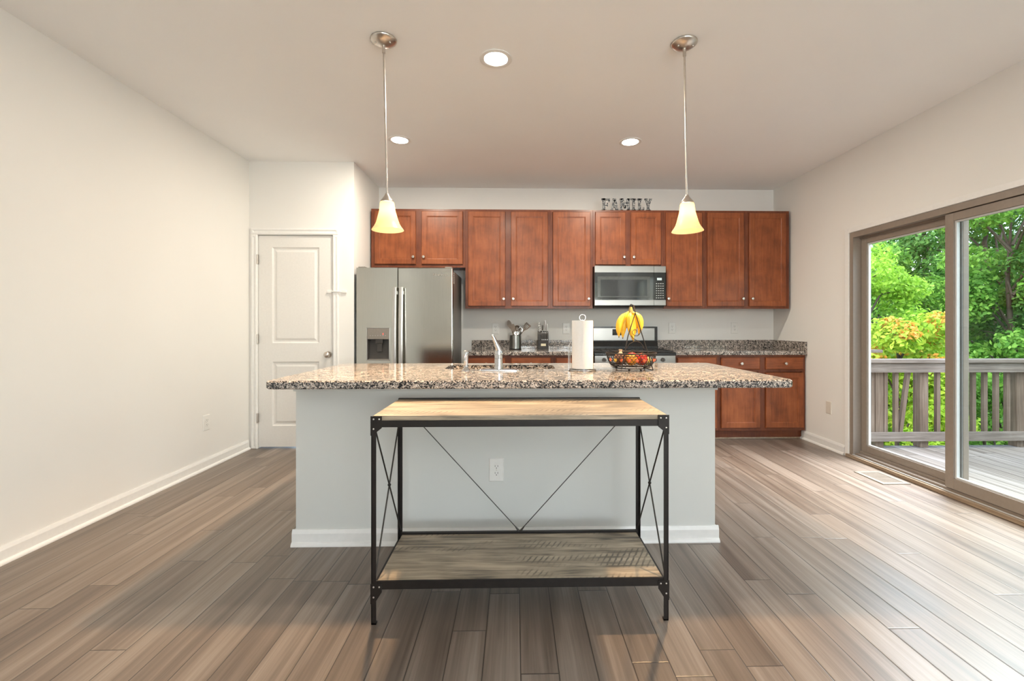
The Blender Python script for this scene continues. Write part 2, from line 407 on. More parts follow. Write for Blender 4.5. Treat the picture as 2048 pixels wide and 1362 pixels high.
def bb_profile(t=.013, h=.088):   # baseboard with a rounded shoe moulding at its foot
    return [(0, 0), (t + .014, 0), (t + .014, .006), (t + .011, .013), (t + .004, .02), (t, .021), (t, h - .02), (t - .004, h - .008), (t - .007, h), (0, h)]
b = BM(); prism(b, [(XL + .001 + p[0], p[1]) for p in bb_profile()], YR + .01, YD - .022, 'y')
struct('baseboard_left', b, M['white'], 'white baseboard along the left wall')
b = BM(); prism(b, [(XR - .001 - p[0], p[1]) for p in bb_profile()], SY1 + .055, 4.70, 'y')
prism(b, [(XR - .001 - p[0], p[1]) for p in bb_profile()], YR + .01, SY0 - .06, 'y')
struct('baseboard_right', b, M['white'], 'white baseboard along the right wall')
b = BM(); prism(b, [(YD - .001 - p[0], p[1]) for p in bb_profile()], -1.686, XP - .002, 'x')
struct('baseboard_pantry', b, M['white'], 'short white baseboard right of the pantry door')

# pantry door and its casing
def casing_bar(b, x0, x1, z0, z1):
    rings(b, x0, x1, z0, z1, [(0, YD - .012), (.006, YD - .017), (.02, YD - .017), (.026, YD - .012)], YD - .001)
b = BM(); casing_bar(b, -2.516, -2.456, 0, DZ); casing_bar(b, -1.742, -1.687, 0, DZ); casing_bar(b, -2.516, -1.687, DZ, 2.106)
struct('trim_1', b, M['white'], 'white casing around the pantry door')
b = BM()
x0, x1, z0, z1 = -2.452, -1.745, .014, 2.038; yf = YD + .006
box(b, x0, x1, yf + .014, yf + .036, z0, z1)
pz = ((.215, .829), (1.008, 1.926)); px0, px1 = -2.324, -1.878
# stiles and rails, then moulded raised panels
box(b, x0, px0, yf, yf + .014, z0, z1); box(b, px1, x1, yf, yf + .014, z0, z1)
for a, c in ((z0, pz[0][0]), (pz[0][1], pz[1][0]), (pz[1][1], z1)): box(b, px0, px1, yf, yf + .014, a, c)
D1 = struct('door_1', b, M['door'], 'white two-panel pantry door'); 
for a, c in pz:
    q = BM(); rings(q, px0, px1, a, c, [(0, yf + .001), (.010, yf + .010), (.024, yf + .011), (.046, yf + .003), (.052, yf + .003)], yf + .0138)
    obj('panel', q, M['door'], D1)
q = BM(); kx, kz = -1.789, .897
cyl(q, (kx, yf, kz), (kx, yf - .008, kz), .032, .029, 28); cyl(q, (kx, yf - .008, kz), (kx, yf - .04, kz), .011)
lathe(q, [(0, 0), (.016, .001), (.026, .010), (.029, .02), (.026, .030), (.014, .036), (0, .037)], mat=Matrix.Translation((kx, yf - .064, kz)) @ Matrix.Rotation(-PI/2, 4, 'X'), seg=28)
obj('knob', q, M['nickel'], D1, 40)
for z in (1.809, 1.048, .292):
    q = BM(); cyl(q, (-2.456, YD - .012, z - .045), (-2.456, YD - .012, z + .045), .007, seg=14); box(q, -2.456, -2.449, YD - .012, YD + .005, z - .045, z + .045)
    for dz in (-.017, .017): cyl(q, (-2.456, YD - .012, z + dz - .001), (-2.456, YD - .012, z + dz + .001), .008, seg=14)
    obj('hinge', q, M['nickel'], D1, 40)
# child latch: two pads joined by a strap across the door edge
t = thing('child_safety_latch', (-1.70, YD - .01, 1.49), 'white strap latch stuck across the pantry door edge above its knob', 'latch')
q = BM(); box(q, -1.800, -1.752, yf - .014, yf - .0005, 1.487, 1.515, .005); obj('pad', q, M['outlet'], t, 40)
q = BM(); box(q, -1.662, -1.612, YD - .014, YD - .0005, 1.487, 1.516, .006); obj('pad', q, M['outlet'], t, 40)
q = BM(); tube(q, bez((-1.754, YD - .006, 1.5), (-1.72, YD - .028, 1.5), (-1.69, YD - .03, 1.5), (-1.66, YD - .009, 1.5)), .006, 8); obj('strap', q, M['outlet'], t, 40)

# ------------------------------------------------------------ sliding glass door (right wall)
D2 = thing('door_2', (XR + .06, (SY0 + SY1) / 2, 0), 'taupe framed sliding glass door onto the deck', 'sliding door', None, 'structure')
b = BM(); fx0, fx1 = XR - .004, XR + .13
box(b, fx0, fx1, SY1 - .042, SY1, SZ0, SZ1); box(b, fx0, fx1, SY0, SY0 + .042, SZ0, SZ1); box(b, fx0, fx1, SY0 + .042, SY1 - .042, SZ1 - .045, SZ1)
box(b, fx0 + .02, fx1, SY0 + .042, SY1 - .042, SZ0, SZ0 + .018)
box(b, XR + .055, XR + .062, SY0 + .042, SY1 - .042, SZ0 + .018, SZ0 + .04); box(b, XR + .055, XR + .062, SY0 + .042, SY1 - .042, SZ1 - .06, SZ1 - .045)
obj('frame', b, M['taupe'], D2)
b = BM(); box(b, XR - .03, XR + .145, SY0 - .02, SY1 + .02, .001, SZ0 - .001, .004); obj('threshold', b, M['threshold'], D2)
b = BM(); box(b, XR - .012, XR - .006, SY0 + .04, SY1 - .04, SZ0 + .001, SZ0 + .008); obj('track', b, M['vinylw'], D2)
def sash(name, xa, xb, ya, yb, gm, stile_far, stile_near, light=False):
    z0, z1 = SZ0 + .022, SZ1 - .05
    q = BM(); box(q, xa, xb, ya, ya + stile_near, z0, z1, .003); box(q, xa, xb, yb - stile_far, yb, z0, z1, .003)
    box(q, xa, xb, ya + stile_near, yb - stile_far, z0, z0 + .075, .003); box(q, xa, xb, ya + stile_near, yb - stile_far, z1 - .055, z1, .003)
    o = obj(name, q, M['taupe'], D2, 40)
    q = BM()
    i0, i1, j0, j1 = ya + stile_near, yb - stile_far, z0 + .075, z1 - .055
    for a in ((i0, i0 + .012, j0, j1), (i1 - .012, i1, j0, j1), (i0 + .012, i1 - .012, j0, j0 + .012), (i0 + .012, i1 - .012, j1 - .012, j1)):
        box(q, xa + .010, xb - .010, a[0], a[1], a[2], a[3])
    obj('glazing_bead', q, M['vinylw'], o)
    q = BM(); box(q, (xa + xb)/2 - .003, (xa + xb)/2 + .003, i0 + .004, i1 - .004, j0 + .004, j1 - .004); obj('glass_pane', q, gm, o)
    return o
S1 = sash('sliding_panel', XR + .066, XR + .106, 3.055, SY1 - .045, M['glass'], .062, .07)
b = BM(); box(b, XR + .0625, XR + .0655, 3.058, 3.122, SZ0 + .03, SZ1 - .055); obj('interlock_strip', b, M['vinylw'], S1)
sash('fixed_panel', XR + .008, XR + .050, SY0 + .045, 3.128, M['glass_r'], .062, .062)
# thin white return trim around the opening
b = BM()
for a in ((SY1 + .002, SY1 + .05, 0, SZ1 + .0445), (SY0 - .05, SY0 - .002, 0, SZ1 + .0445), (SY0 - .0015, SY1 + .0015, SZ1 + .002, SZ1 + .0445)):
    box(b, XR - .014, XR - .001, a[0], a[1], a[2], a[3], .003)
struct('trim_2', b, M['white'], 'thin white trim around the sliding glass door')

# ------------------------------------------------------------ cherry cabinets
def shaker(x0, x1, z0, z1, yf, t=.019, st=.052):
    q = BM(); rings(q, x0, x1, z0, z1, [(0, yf + .005), (.004, yf), (st, yf), (st + .003, yf + .003), (st + .009, yf + .004), (st + .011, yf + .009)], yf + t); return q
def slabfront(x0, x1, z0, z1, yf, t=.019):
    q = BM(); rings(q, x0, x1, z0, z1, [(0, yf + .008), (.004, yf + .004), (.010, yf)], yf + t); return q
def knob(p):
    q = BM(); lathe(q, [(0, 0), (.008, 0), (.0055, .004), (.005, .012), (.0135, .017), (.0155, .022), (.013, .027), (0, .029)], mat=Matrix.Translation(p) @ Matrix.Rotation(PI/2, 4, 'X'), seg=20); return q
CF = 4.89                # face frame plane of the wall cabinets
def wall_cabinet(x0, x1, z0, z1, doors, label):
    t = thing('wall_cabinet', ((x0 + x1)/2, (CF + YB)/2, z0), label, 'cabinet', 'cherry wall cabinets')
    x0 += .0007; x1 -= .0007
    q = BM(); box(q, x0, x1, CF + .019, YB - .002, z0 + .012, z1); obj('carcass', q, M['cherryd'], t)
    q = BM(); edges = [x0] + [d for dd in doors for d in dd[:2]] + [x1]
    box(q, x0, x1, CF, CF + .0185, z0, doors[0][2] + .012); box(q, x0, x1, CF, CF + .0185, doors[0][3] - .012, z1)
    zz0, zz1 = doors[0][2] + .012, doors[0][3] - .012
    for a, c in [(edges[i], edges[i + 1]) for i in range(0, len(edges), 2)]:
        box(q, max(a - .012, x0) if a != x0 else a, min(c + .012, x1) if c != x1 else c, CF, CF + .0185, zz0, zz1)
    obj('face_frame', q, M['cherryd'], t)
    for dx0, dx1, dz0, dz1, kx, kz in doors:
        d = obj('door', shaker(dx0, dx1, dz0, dz1, CF - .0205), M['cherry'], t)
        obj('knob', knob((kx, CF - .0205, kz)), M['nickel'], d, 50)
    return t
ZT_, ZB_, ZS_ = 2.416, 1.357, 1.794
dh, dl, ds = 2.391, 1.382, 1.826
wall_cabinet(-1.525, -.527, ZS_, ZT_, [(-1.487, -1.05, ds, dh, -1.074, 1.902), (-.99, -.554, ds, dh, -.966, 1.902)], 'short two-door cherry wall cabinet above the refrigerator')
wall_cabinet(-.527, .383, ZB_, ZT_, [(-.497, -.101, dl, dh, -.12, 1.459), (-.04, .354, dl, dh, -.018, 1.459)], 'tall two-door cherry wall cabinet next to the refrigerator')
wall_cabinet(.383, .838, ZB_, ZT_, [(.407, .809, dl, dh, .789, 1.462)], 'tall single-door cherry wall cabinet left of the microwave')
wall_cabinet(.838, 1.6, 1.8065, ZT_, [(.863, 1.188, ds, dh, 1.17, 1.908), (1.243, 1.57, ds, dh, 1.273, 1.908)], 'short two-door cherry wall cabinet above the microwave, letters standing on top')
wall_cabinet(1.6, 2.054, ZB_, ZT_, [(1.625, 2.018, dl, dh, 1.646, 1.464)], 'tall single-door cherry wall cabinet right of the microwave')
wall_cabinet(2.054, 2.974, ZB_, ZT_, [(2.076, 2.474, dl, dh, 2.454, 1.464), (2.532, 2.932, dl, dh, 2.556, 1.464)], 'tall two-door cherry wall cabinet at the right end of the row')

BF = 4.65
def base_cabinet(x0, x1, bays, label):
    t = thing('base_cabinet', ((x0 + x1)/2, (BF + YB)/2, 0), label, 'cabinet', 'cherry base cabinets')
    x0 += .0007; x1 -= .0007
    q = BM(); box(q, x0, x1, BF + .019, YB - .004, .103, .873); obj('carcass', q, M['cherryd'], t)
    q = BM(); edges = [x0] + [d for dd in bays for d in dd] + [x1]
    for a, c in ((.095, .136), (.70, .735), (.838, .8735)): box(q, x0, x1, BF, BF + .0185, a, c)
    for i in range(0, len(edges), 2):
        a, c = edges[i], edges[i + 1]
        for z0, z1 in ((.136, .70), (.735, .838)): box(q, max(a - .012, x0) if i else a, min(c + .012, x1) if i + 2 < len(edges) else c, BF, BF + .0185, z0, z1)
    obj('face_frame', q, M['cherryd'], t)
    q = BM(); box(q, x0, x1, BF + .06, BF + .075, .001, .102); obj('toe_kick', q, M['cherryd'], t)
    q = BM(); prism(q, [(BF + .0595, .001), (BF + .047, .001), (BF + .048, .007), (BF + .053, .012), (BF + .0595, .013)], x0, x1, 'x'); obj('shoe_molding', q, M['threshold'], t)
    for i, (a, c) in enumerate(bays):
        d = obj('drawer', slabfront(a, c, .723, .849, BF - .0205), M['cherryh'], t)
        obj('knob', knob(((a + c)/2, BF - .0205, .786)), M['nickel'], d, 50)
        d = obj('door', shaker(a, c, .124, .692, BF - .0205), M['cherry'], t)
        kx = (c - .025) if (i == 0) else (a + .025)
        obj('knob', knob((kx, BF - .0205, .625)), M['nickel'], d, 50)
    return t
base_cabinet(-.5, .392, [(-.478, -.096), (-.038, .366)], 'two-drawer cherry base cabinet under the utensil holder')
base_cabinet(.392, .79, [(.418, .77)], 'narrow cherry base cabinet left of the range')
base_cabinet(1.64, 2.09, [(1.659, 2.069)], 'one-drawer cherry base cabinet right of the range')
base_cabinet(2.09, 2.996, [(2.115, 2.519), (2.578, 2.972)], 'two-drawer two-door cherry base cabinet against the right wall')

def counter_run(x0, x1, label, side):
    t = thing('granite_countertop', ((x0 + x1)/2, 4.92, .8745), label, 'countertop', 'granite wall countertops')
    q = BM(); box(q, x0, x1, 4.615, YB - .002, .8745, .912, .004); obj('slab', q, M['granite'], t, 40)
    q = BM(); box(q, x0, x1 - (.021 if side else 0), YB - .022, YB - .002, .9125, 1.009, .002); obj('backsplash', q, M['granite'], t)
    if side:
        q = BM(); box(q, x1 - .0205, x1, 4.62, YB - .002, .9125, 1.009, .002); obj('side_splash', q, M['granite'], t)
counter_run(-.490, .796, 'grey speckled granite countertop between refrigerator and range', False)
counter_run(1.634, 2.9985, 'grey speckled granite countertop right of the range', True)

# ------------------------------------------------------------ range
rx0, rx1 = .800, 1.630
t = thing('gas_range', (1.215, 4.9, 0), 'stainless and black range under the microwave', 'range')
q = BM(); box(q, rx0 + .004, rx1 - .004, 4.66, 5.10, .06, .86); box(q, rx0 + .03, rx1 - .03, 4.70, 5.05, .001, .06); obj('body', q, M['steel_dark'], t)
q = BM(); box(q, rx0 + .004, rx1 - .004, 4.585, 4.659, .79, .872, .006); obj('control_panel', q, M['steel'], t, 40)
for kx in (.90, 1.02, 1.215, 1.41, 1.495):
    q = BM(); cyl(q, (kx, 4.584, .83), (kx, 4.562, .83), .021, .019, 20); box(q, kx - .004, kx + .004, 4.552, 4.562, .812, .848, .001); obj('knob', q, M['plastic_dark'], t, 40)
q = BM(); box(q, rx0 + .006, rx1 - .006, 4.60, 4.659, .20, .782, .006); o = obj('oven_door', q, M['steel'], t, 40)
q = BM(); box(q, rx0 + .12, rx1 - .12, 4.597, 4.5995, .34, .62); obj('window', q, M['black_glass'], o)
q = BM(); tube(q, [(rx0 + .06, 4.598, .735), (rx0 + .06, 4.555, .735), (rx1 - .06, 4.555, .735), (rx1 - .06, 4.598, .735)], .012, 10); obj('handle', q, M['steel_light'], o, 40)
q = BM(); box(q, rx0 + .006, rx1 - .006, 4.61, 4.659, .07, .192, .006); obj('drawer', q, M['steel'], t, 40)
q = BM(); box(q, rx0, rx1, 4.57, 5.105, .8725, .897, .006); box(q, rx0, rx1, 4.57, 4.60, .897, .905, .004); obj('cooktop', q, M['black'], t, 40)
for gx in (1.005, 1.425):
    q = BM()
    for i in range(3): box(q, gx - .19, gx + .19, 4.64 + .2*i - .006, 4.64 + .2*i + .006, .905, .919, .002)
    for i in range(5): box(q, gx - .19 + .095*i - .006, gx - .19 + .095*i + .006, 4.634, 5.046, .905, .919, .002)
    for sx in (-.18, .18):
        for sy in (4.64, 5.04): box(q, gx + sx - .006, gx + sx + .006, sy - .006, sy + .006, .8972, .906)
    obj('burner_grate', q, M['iron'], t)
    for sy in (4.74, 4.94):
        q = BM(); cyl(q, (gx, sy, .8972), (gx, sy, .903), .045, .04, 24); obj('burner', q, M['iron'], t)
q = BM(); prism(q, [(5.106, .88), (5.106, .94), (5.13, 1.0), (5.13, 1.163), (5.225, 1.163), (5.225, .88)], .855, 1.612, 'x'); o = obj('backguard', q, M['black'], t)
q = BM(); box(q, .885, 1.578, 5.124, 5.1295, 1.008, 1.146, .002); o2 = obj('backguard_panel', q, M['steel'], t, 40)
q = BM(); box(q, 1.10, 1.215, 5.121, 5.1238, 1.065, 1.135); obj('display', q, M['black_glass'], o2)

# ------------------------------------------------------------ over-the-range microwave
mx0, mx1, my = .842, 1.598, 4.80
t = thing('microwave', (1.22, 5.0, 1.366), 'stainless and black microwave hanging above the range', 'microwave')
q = BM(); box(q, mx0, mx1, my + .036, YB - .004, 1.385, 1.8055); obj('body', q, M['black'], t)
q = BM(); prism(q, [(my + .02, 1.384), (my + .05, 1.366), (YB - .01, 1.366), (YB - .01, 1.384)], mx0 + .01, mx1 - .01, 'x'); obj('vent_base', q, M['plastic_dark'], t)
dv = 1.472
q = BM(); box(q, mx0, dv - .001, my + .006, my + .035, 1.388, 1.804); o = obj('door', q, M['black_glass'], t)
q = BM(); box(q, mx0, dv - .001, my, my + .0055, 1.736, 1.804, .002); obj('top_strip', q, M['steel'], o, 40).__setitem__('label', 'stainless strip above the window')
q = BM(); box(q, mx0, dv - .001, my, my + .0055, 1.389, 1.446, .002); obj('bottom_strip', q, M['steel'], o, 40)
q = BM(); box(q, mx0 + .03, 1.432, my + .0035, my + .0057, 1.474, 1.694, .001); w = obj('window', q, M['dark_window'], o)
q = BM(); box(q, mx0 + .062, 1.40, my + .002, my + .0033, 1.487, 1.660); obj('mesh_screen', q, M['black_glass'], w)
q = BM(); box(q, dv + .002, mx1, my + .006, my + .035, 1.388, 1.804); o = obj('control_panel', q, M['black_glass'], t)
q = BM(); box(q, dv + .002, mx1, my, my + .0055, 1.736, 1.804, .002); obj('top_strip', q, M['steel'], o, 40)
q = BM(); box(q, dv + .002, mx1, my, my + .0055, 1.389, 1.446, .002); obj('bottom_strip', q, M['steel'], o, 40)
M['lcd'] = emit('pale_display', (.75, .85, .85), .35, (.3, .35, .35)); M['key'] = plain('grey_key_print', (.35, .37, .37), .4)
q = BM(); box(q, 1.506, 1.556, my + .004, my + .0058, 1.655, 1.680); obj('display', q, M['lcd'], o)
q = BM()
for i in range(4):
    for j in range(7): box(q, 1.494 + .023*i, 1.507 + .023*i, my + .0048, my + .0058, 1.464 + .025*j, 1.473 + .025*j)
obj('keypad', q, M['key'], o)

# ------------------------------------------------------------ refrigerator
t = thing('refrigerator', (-1.056, 4.8, 0), 'side-by-side stainless refrigerator with a water dispenser in its left door', 'refrigerator')
fz0, fz1, fy = .045, 1.729, 4.402
q = BM(); box(q, -1.500, -.604, 4.492, 5.19, .03, 1.715, .006); obj('cabinet', q, M['steel_dark'], t, 40)
q = BM(); box(q, -1.49, -.614, 4.45, 4.491, .005, .042); obj('toe_grille', q, M['plastic_dark'], t)
def fridge_door(x0, x1, hole=None):
    q = BM()
    if hole:
        a, c, d, e = hole
        for r in ((x0, a, fz0, fz1), (c, x1, fz0, fz1), (a, c, fz0, d), (a, c, e, fz1)): box(q, r[0], r[1], fy, fy + .012, r[2], r[3])
        bmesh.ops.remove_doubles(q, verts=q.verts[:], dist=1e-5)
        box(q, x0, x1, fy + .075, fy + .086, fz0, fz1)
        box(q, x0, x0 + .01, fy + .012, fy + .075, fz0, fz1); box(q, x1 - .01, x1, fy + .012, fy + .075, fz0, fz1); box(q, x0 + .01, x1 - .01, fy + .012, fy + .075, fz1 - .01, fz1)
    else: box(q, x0, x1, fy, fy + .086, fz0, fz1, .008)
    return q
H = (-1.418, -1.195, .836, 1.157)
dL = obj('freezer_door', fridge_door(-1.513, -1.1225, H), M['steelv'], t)
dR = obj('fridge_door', fridge_door(-1.1165, -.599), M['steelv'], t, 40)
q = BM()   # dispenser: bezel, control fascia, dark cavity with slanted back, paddle, tray
for r in ((H[0], H[0] + .008, H[2], H[3]), (H[1] - .008, H[1], H[2], H[3]), (H[0], H[1], H[2], H[2] + .008), (H[0], H[1], H[3] - .006, H[3])): box(q, r[0], r[1], fy - .003, fy + .014, r[2], r[3])
o = obj('dispenser', q, M['steel_light'], dL)
q = BM(); box(q, H[0] + .009, H[1] - .009, fy - .002, fy + .06, 1.045, 1.150, .003); f = obj('control_fascia', q, M['plastic_grey'], dL, 40)
q = BM(); box(q, H[0] + .009, H[0] + .013, fy + .004, fy + .07, .845, 1.044); box(q, H[1] - .013, H[1] - .009, fy + .004, fy + .07, .845, 1.044)
prism(q, [(fy + .072, 1.044), (fy + .045, .845), (fy + .0735, .845), (fy + .0735, 1.044)], H[0] + .013, H[1] - .013, 'x'); obj('dispenser_cavity', q, M['plastic_dark'], dL)
q = BM(); box(q, -1.337, -1.268, fy + .012, fy + .055, 1.005, 1.0445, .004); box(q, -1.325, -1.278, fy + .026, fy + .036, .925, 1.004, .003); obj('paddle', q, M['plastic_dark'], dL, 40)
q = BM(); box(q, H[0] + .014, H[1] - .014, fy - .002, fy + .06, .8445, .853, .002); obj('drip_tray', q, M['plastic_grey'], dL)
M['red'] = emit('red_indicator', (1, .12, .08), 1.2, (.4, .05, .05))
q = BM(); box(q, -1.262, -1.256, fy - .003, fy - .0022, 1.085, 1.105); obj('indicator', q, M['red'], dL)
q = BM()
for i in range(7): box(q, -1.385 + .024*i, -1.377 + .024*i, fy - .0028, fy - .0022, 1.078, 1.082)
obj('button_row', q, M['steel_light'], dL)
for (hx, par) in ((-1.1375, dL), (-1.078, dR)):
    q = BM(); pts = [(hx, fy - .062 + .020*abs((k - 6)/6)**2, 1.54 - 1.0*k/12) for k in range(13)]
    rows = []
    for x, y, z in pts:
        rows.append([q.verts.new((x + sx*.0175, y + sy*.009, z)) for sx, sy in ((-1, -1), (-.6, -1.5), (.6, -1.5), (1, -1), (1, 1), (-1, 1))])
    for a, c in zip(rows, rows[1:]):
        for k in range(6): q.faces.new((a[k], a[(k+1) % 6], c[(k+1) % 6], c[k]))
    q.faces.new(rows[0]); q.faces.new(rows[-1][::-1])
    for z, k in ((1.49, 1), (.59, 11)): box(q, hx - .011, hx + .011, fy - .04, fy - .0005, z - .016, z + .016)
    obj('handle', q, M['steel_light'], par, 50)
for hx in (-1.47, -.64):
    q = BM(); box(q, hx - .032, hx + .032, 4.42, 4.55, 1.7305, 1.742, .003); obj('hinge_cover', q, M['plastic_grey'], t, 40)
q = BM(); box(q, -.6035, -.6025, 4.51, 4.565, 1.59, 1.70); obj('sticker', q, M['outlet'], t).__setitem__('label', 'small white sticker on the side')
q = BM()
for i in range(5): box(q, -.6024, -.6018, 4.516, 4.552 + .006*(i % 2), 1.605 + .018*i, 1.611 + .018*i)
obj('sticker_print', q, M['slot'], t)
fc = bpy.data.curves.new('badge', 'FONT'); fc.body = 'Whirlpool'; fc.size = .034; fc.extrude = .0008; fc.align_x = 'CENTER'
fo = bpy.data.objects.new('badge_source', fc); COL.objects.link(fo); bpy.context.view_layer.update()
me = bpy.data.meshes.new_from_object(fo.evaluated_get(bpy.context.evaluated_depsgraph_get())); bpy.data.objects.remove(fo)
me.materials.clear(); me.materials.append(M['plastic_grey'])
bo = bpy.data.objects.new('badge', me); COL.objects.link(bo); bo.parent = dR
bo.rotation_euler = (PI/2, 0, 0); bo.location = Vector((-.715, fy - .0015, 1.652)) - wpos(dR)

# ------------------------------------------------------------ island, its countertop, sink and taps
t = thing('kitchen_island', (-.038, 2.8, 0), 'white painted island base under the large granite top', 'island')
ix0, ix1, iy = -1.174, 1.097, 2.48
q = BM(); box(q, ix0, ix1, iy, iy + .12, .001, .874); obj('panel_wall', q, M['island'], t)
for x0, x1 in ((ix0, ix0 + .02), (ix1 - .02, ix1)): obj('end_panel', box(BM(), x0, x1, iy + .121, 3.14, .001, .874), M['island'], t)
q = BM(); box(q, ix0 - .010, ix1 + .010, iy - .012, iy - .0005, .826, .874, .002)
for x0, x1 in ((ix0 - .010, ix0 - .0005), (ix1 + .0005, ix1 + .010)): box(q, x0, x1, iy, 3.13, .826, .874)
obj('cap_trim', q, M['island'], t)
q = BM(); prism(q, [(iy - .0005 - p[0], p[1]) for p in bb_profile(.014, .085)], ix0 - .016, ix1 + .016, 'x')
for sx, e in ((ix0, -1), (ix1, 1)): prism(q, [(sx + e*(.0005 + p[0]*.6), p[1]) for p in bb_profile(.014, .085)], iy, 3.13, 'y')
obj('baseboard', q, M['white'], t)
q = BM(); box(q, ix0 + .021, ix1 - .021, 3.12, 3.14, .10, .873); box(q, ix0 + .021, ix1 - .021, 3.06, 3.075, .001, .10); obj('cabinet_face', q, M['cherryd'], t)
for i in range(4):
    a = ix0 + .05 + i*.55
    q = shaker(a, a + .52, .13, .69, 0); bmesh.ops.transform(q, matrix=Matrix.Translation((0, 3.1605, 0)) @ Matrix.Diagonal((1, -1, 1, 1)), verts=q.verts[:]); obj('door', q, M['cherry'], t)
    q = slabfront(a, a + .52, .72, .85, 0); bmesh.ops.transform(q, matrix=Matrix.Translation((0, 3.1605, 0)) @ Matrix.Diagonal((1, -1, 1, 1)), verts=q.verts[:]); obj('drawer', q, M['cherryh'], t)

kx0, kx1, ky0, ky1, kz0, kz1 = -1.188, 1.362, 2.19, 3.20, .8745, .914
def slab_with_hole(outer, inner, z0, z1, ch=.006):
    q = BM()
    def loop(pts, z): return [q.verts.new((x, y, z)) for x, y in pts]
    def shrink(pts, d):
        cx = sum(p[0] for p in pts)/len(pts); cy = sum(p[1] for p in pts)/len(pts)
        return [(x - math.copysign(d, x - cx), y - math.copysign(d, y - cy)) for x, y in pts]
    o = [loop(shrink(outer, ch), z0), loop(outer, z0 + ch), loop(outer, z1 - ch), loop(shrink(outer, ch), z1)]
    i = [loop(inner, z0), loop(inner, z1 - .003), loop(shrink(inner, -.003), z1)]
    for L in (o, i):
        for a, c in zip(L, L[1:]):
            n = len(a)
            for k in range(n): q.faces.new((a[k], a[(k+1) % n], c[(k+1) % n], c[k]))
    for A, B in ((o[0], i[0]), (o[-1], i[-1])):
        ed = []
        for L in (A, B):
            n = len(L)
            for k in range(n): ed.append(q.edges.get((L[k], L[(k+1) % n])) or q.edges.new((L[k], L[(k+1) % n])))
        bmesh.ops.triangle_fill(q, edges=ed, use_beauty=True, use_dissolve=False)
    return q
cx0, cx1, cy0, cy1 = -.43, .252, 2.755, 3.045
q = slab_with_hole(rrect(kx0, kx1, ky0, ky1, .03), rrect(cx0, cx1, cy0, cy1, .055, 8), kz0, kz1)
o = obj('island_countertop', q, M['granite'], None, 35); tag(o, 'large grey speckled granite top of the island with a sink cutout', 'countertop')
q = BM()
A = [rrect(cx0 - .012, cx1 + .012, cy0 - .012, cy1 + .012, .06, 8), rrect(cx0 + .002, cx1 - .002, cy0 + .002, cy1 - .002, .055, 8), rrect(cx0 + .006, cx1 - .006, cy0 + .006, cy1 - .006, .055, 8), rrect(cx0 + .03, cx1 - .03, cy0 + .03, cy1 - .03, .05, 8)]
rows = [[q.verts.new((x, y, z)) for x, y in p] for p, z in zip(A, (.873, .873, .72, .70))]
for a, c in zip(rows, rows[1:]):
    n = len(a)
    for k in range(n): q.faces.new((a[k], a[(k+1) % n], c[(k+1) % n], c[k]))
q.faces.new(rows[-1])
t = thing('sink', (-.09, 2.9, .70), 'steel undermount sink below the cutout in the island top', 'sink')
obj('basin', q, M['steel'], t, 40)
q = BM(); cyl(q, (-.09, 2.9, .7005), (-.09, 2.9, .704), .045, .04, 28); obj('drain', q, M['chrome'], t, 40)

fx, fyc, ft = -.094, 2.66, kz1
t = thing('kitchen_faucet', (fx, fyc, ft), 'chrome single-lever faucet on a long oval base plate behind the island front', 'faucet')
q = BM(); P1 = rrect(-.124, .124, -.03, .03, .0299, 10)
rows = [[q.verts.new((fx + x*s, fyc + y*s, ft + z)) for x, y in P1] for s, z in ((1, .0005), (1, .006), (.95, .010), (.8, .012))]
for a, c in zip(rows, rows[1:]):
    n = len(a)
    for k in range(n): q.faces.new((a[k], a[(k+1) % n], c[(k+1) % n], c[k]))
q.faces.new(rows[-1]); q.faces.new(rows[0][::-1]); obj('base_plate', q, M['chrome'], t, 40)
q = BM(); lathe(q, [(.0, .0122), (.026, .0122), (.0245, .03), (.0235, .070), (.0228, .0705), (.0228, .072), (.0235, .0725), (.0235, .094), (.0228, .0945), (.0228, .096), (.0235, .0965), (.0225, .112), (.017, .126), (0, .130)], (fx, fyc, ft), 32); obj('body', q, M['chrome'], t, 40)
q = BM(); tube(q, [(fx + .004, fyc - .002, ft + .112), (fx - .004, fyc - .004, ft + .138), (fx - .016, fyc - .008, ft + .165), (fx - .027, fyc - .012, ft + .19), (fx - .033, fyc - .014, ft + .203)], .01, 14, radii=[.020, .018, .012, .0095, .0085]); ball(q, (fx - .033, fyc - .014, ft + .203), .0088, 14); obj('lever', q, M['chrome'], t, 50)
q = BM(); tube(q, bez((fx, fyc + .015, ft + .06), (fx, fyc + .07, ft + .13), (fx, fyc + .15, ft + .13), (fx, fyc + .2, ft + .075), 14), .013, 14); obj('spout', q, M['chrome'], t, 50)
sx_ = -.283
t = thing('sink_sprayer', (sx_, fyc, ft), 'small chrome side sprayer standing left of the faucet', 'sprayer')
q = BM(); lathe(q, [(0, .0005), (.025, .0005), (.024, .006), (.014, .018), (.012, .03), (0, .03)], (sx_, fyc, ft), 28); obj('escutcheon', q, M['chrome'], t, 40)
q = BM(); lathe(q, [(0, .0305), (.0105, .0305), (.0125, .06), (.0145, .085), (.016, .1), (.014, .113), (.006, .12), (0, .121)], (sx_, fyc, ft), 24); obj('wand', q, M['chrome'], t, 50)
q = BM(); tube(q, [(sx_ + .003, fyc - .014, ft + .106), (sx_ - .004, fyc - .020, ft + .085), (sx_ - .004, fyc - .019, ft + .06)], .005, 8); obj('trigger', q, M['chrome'], t, 50)

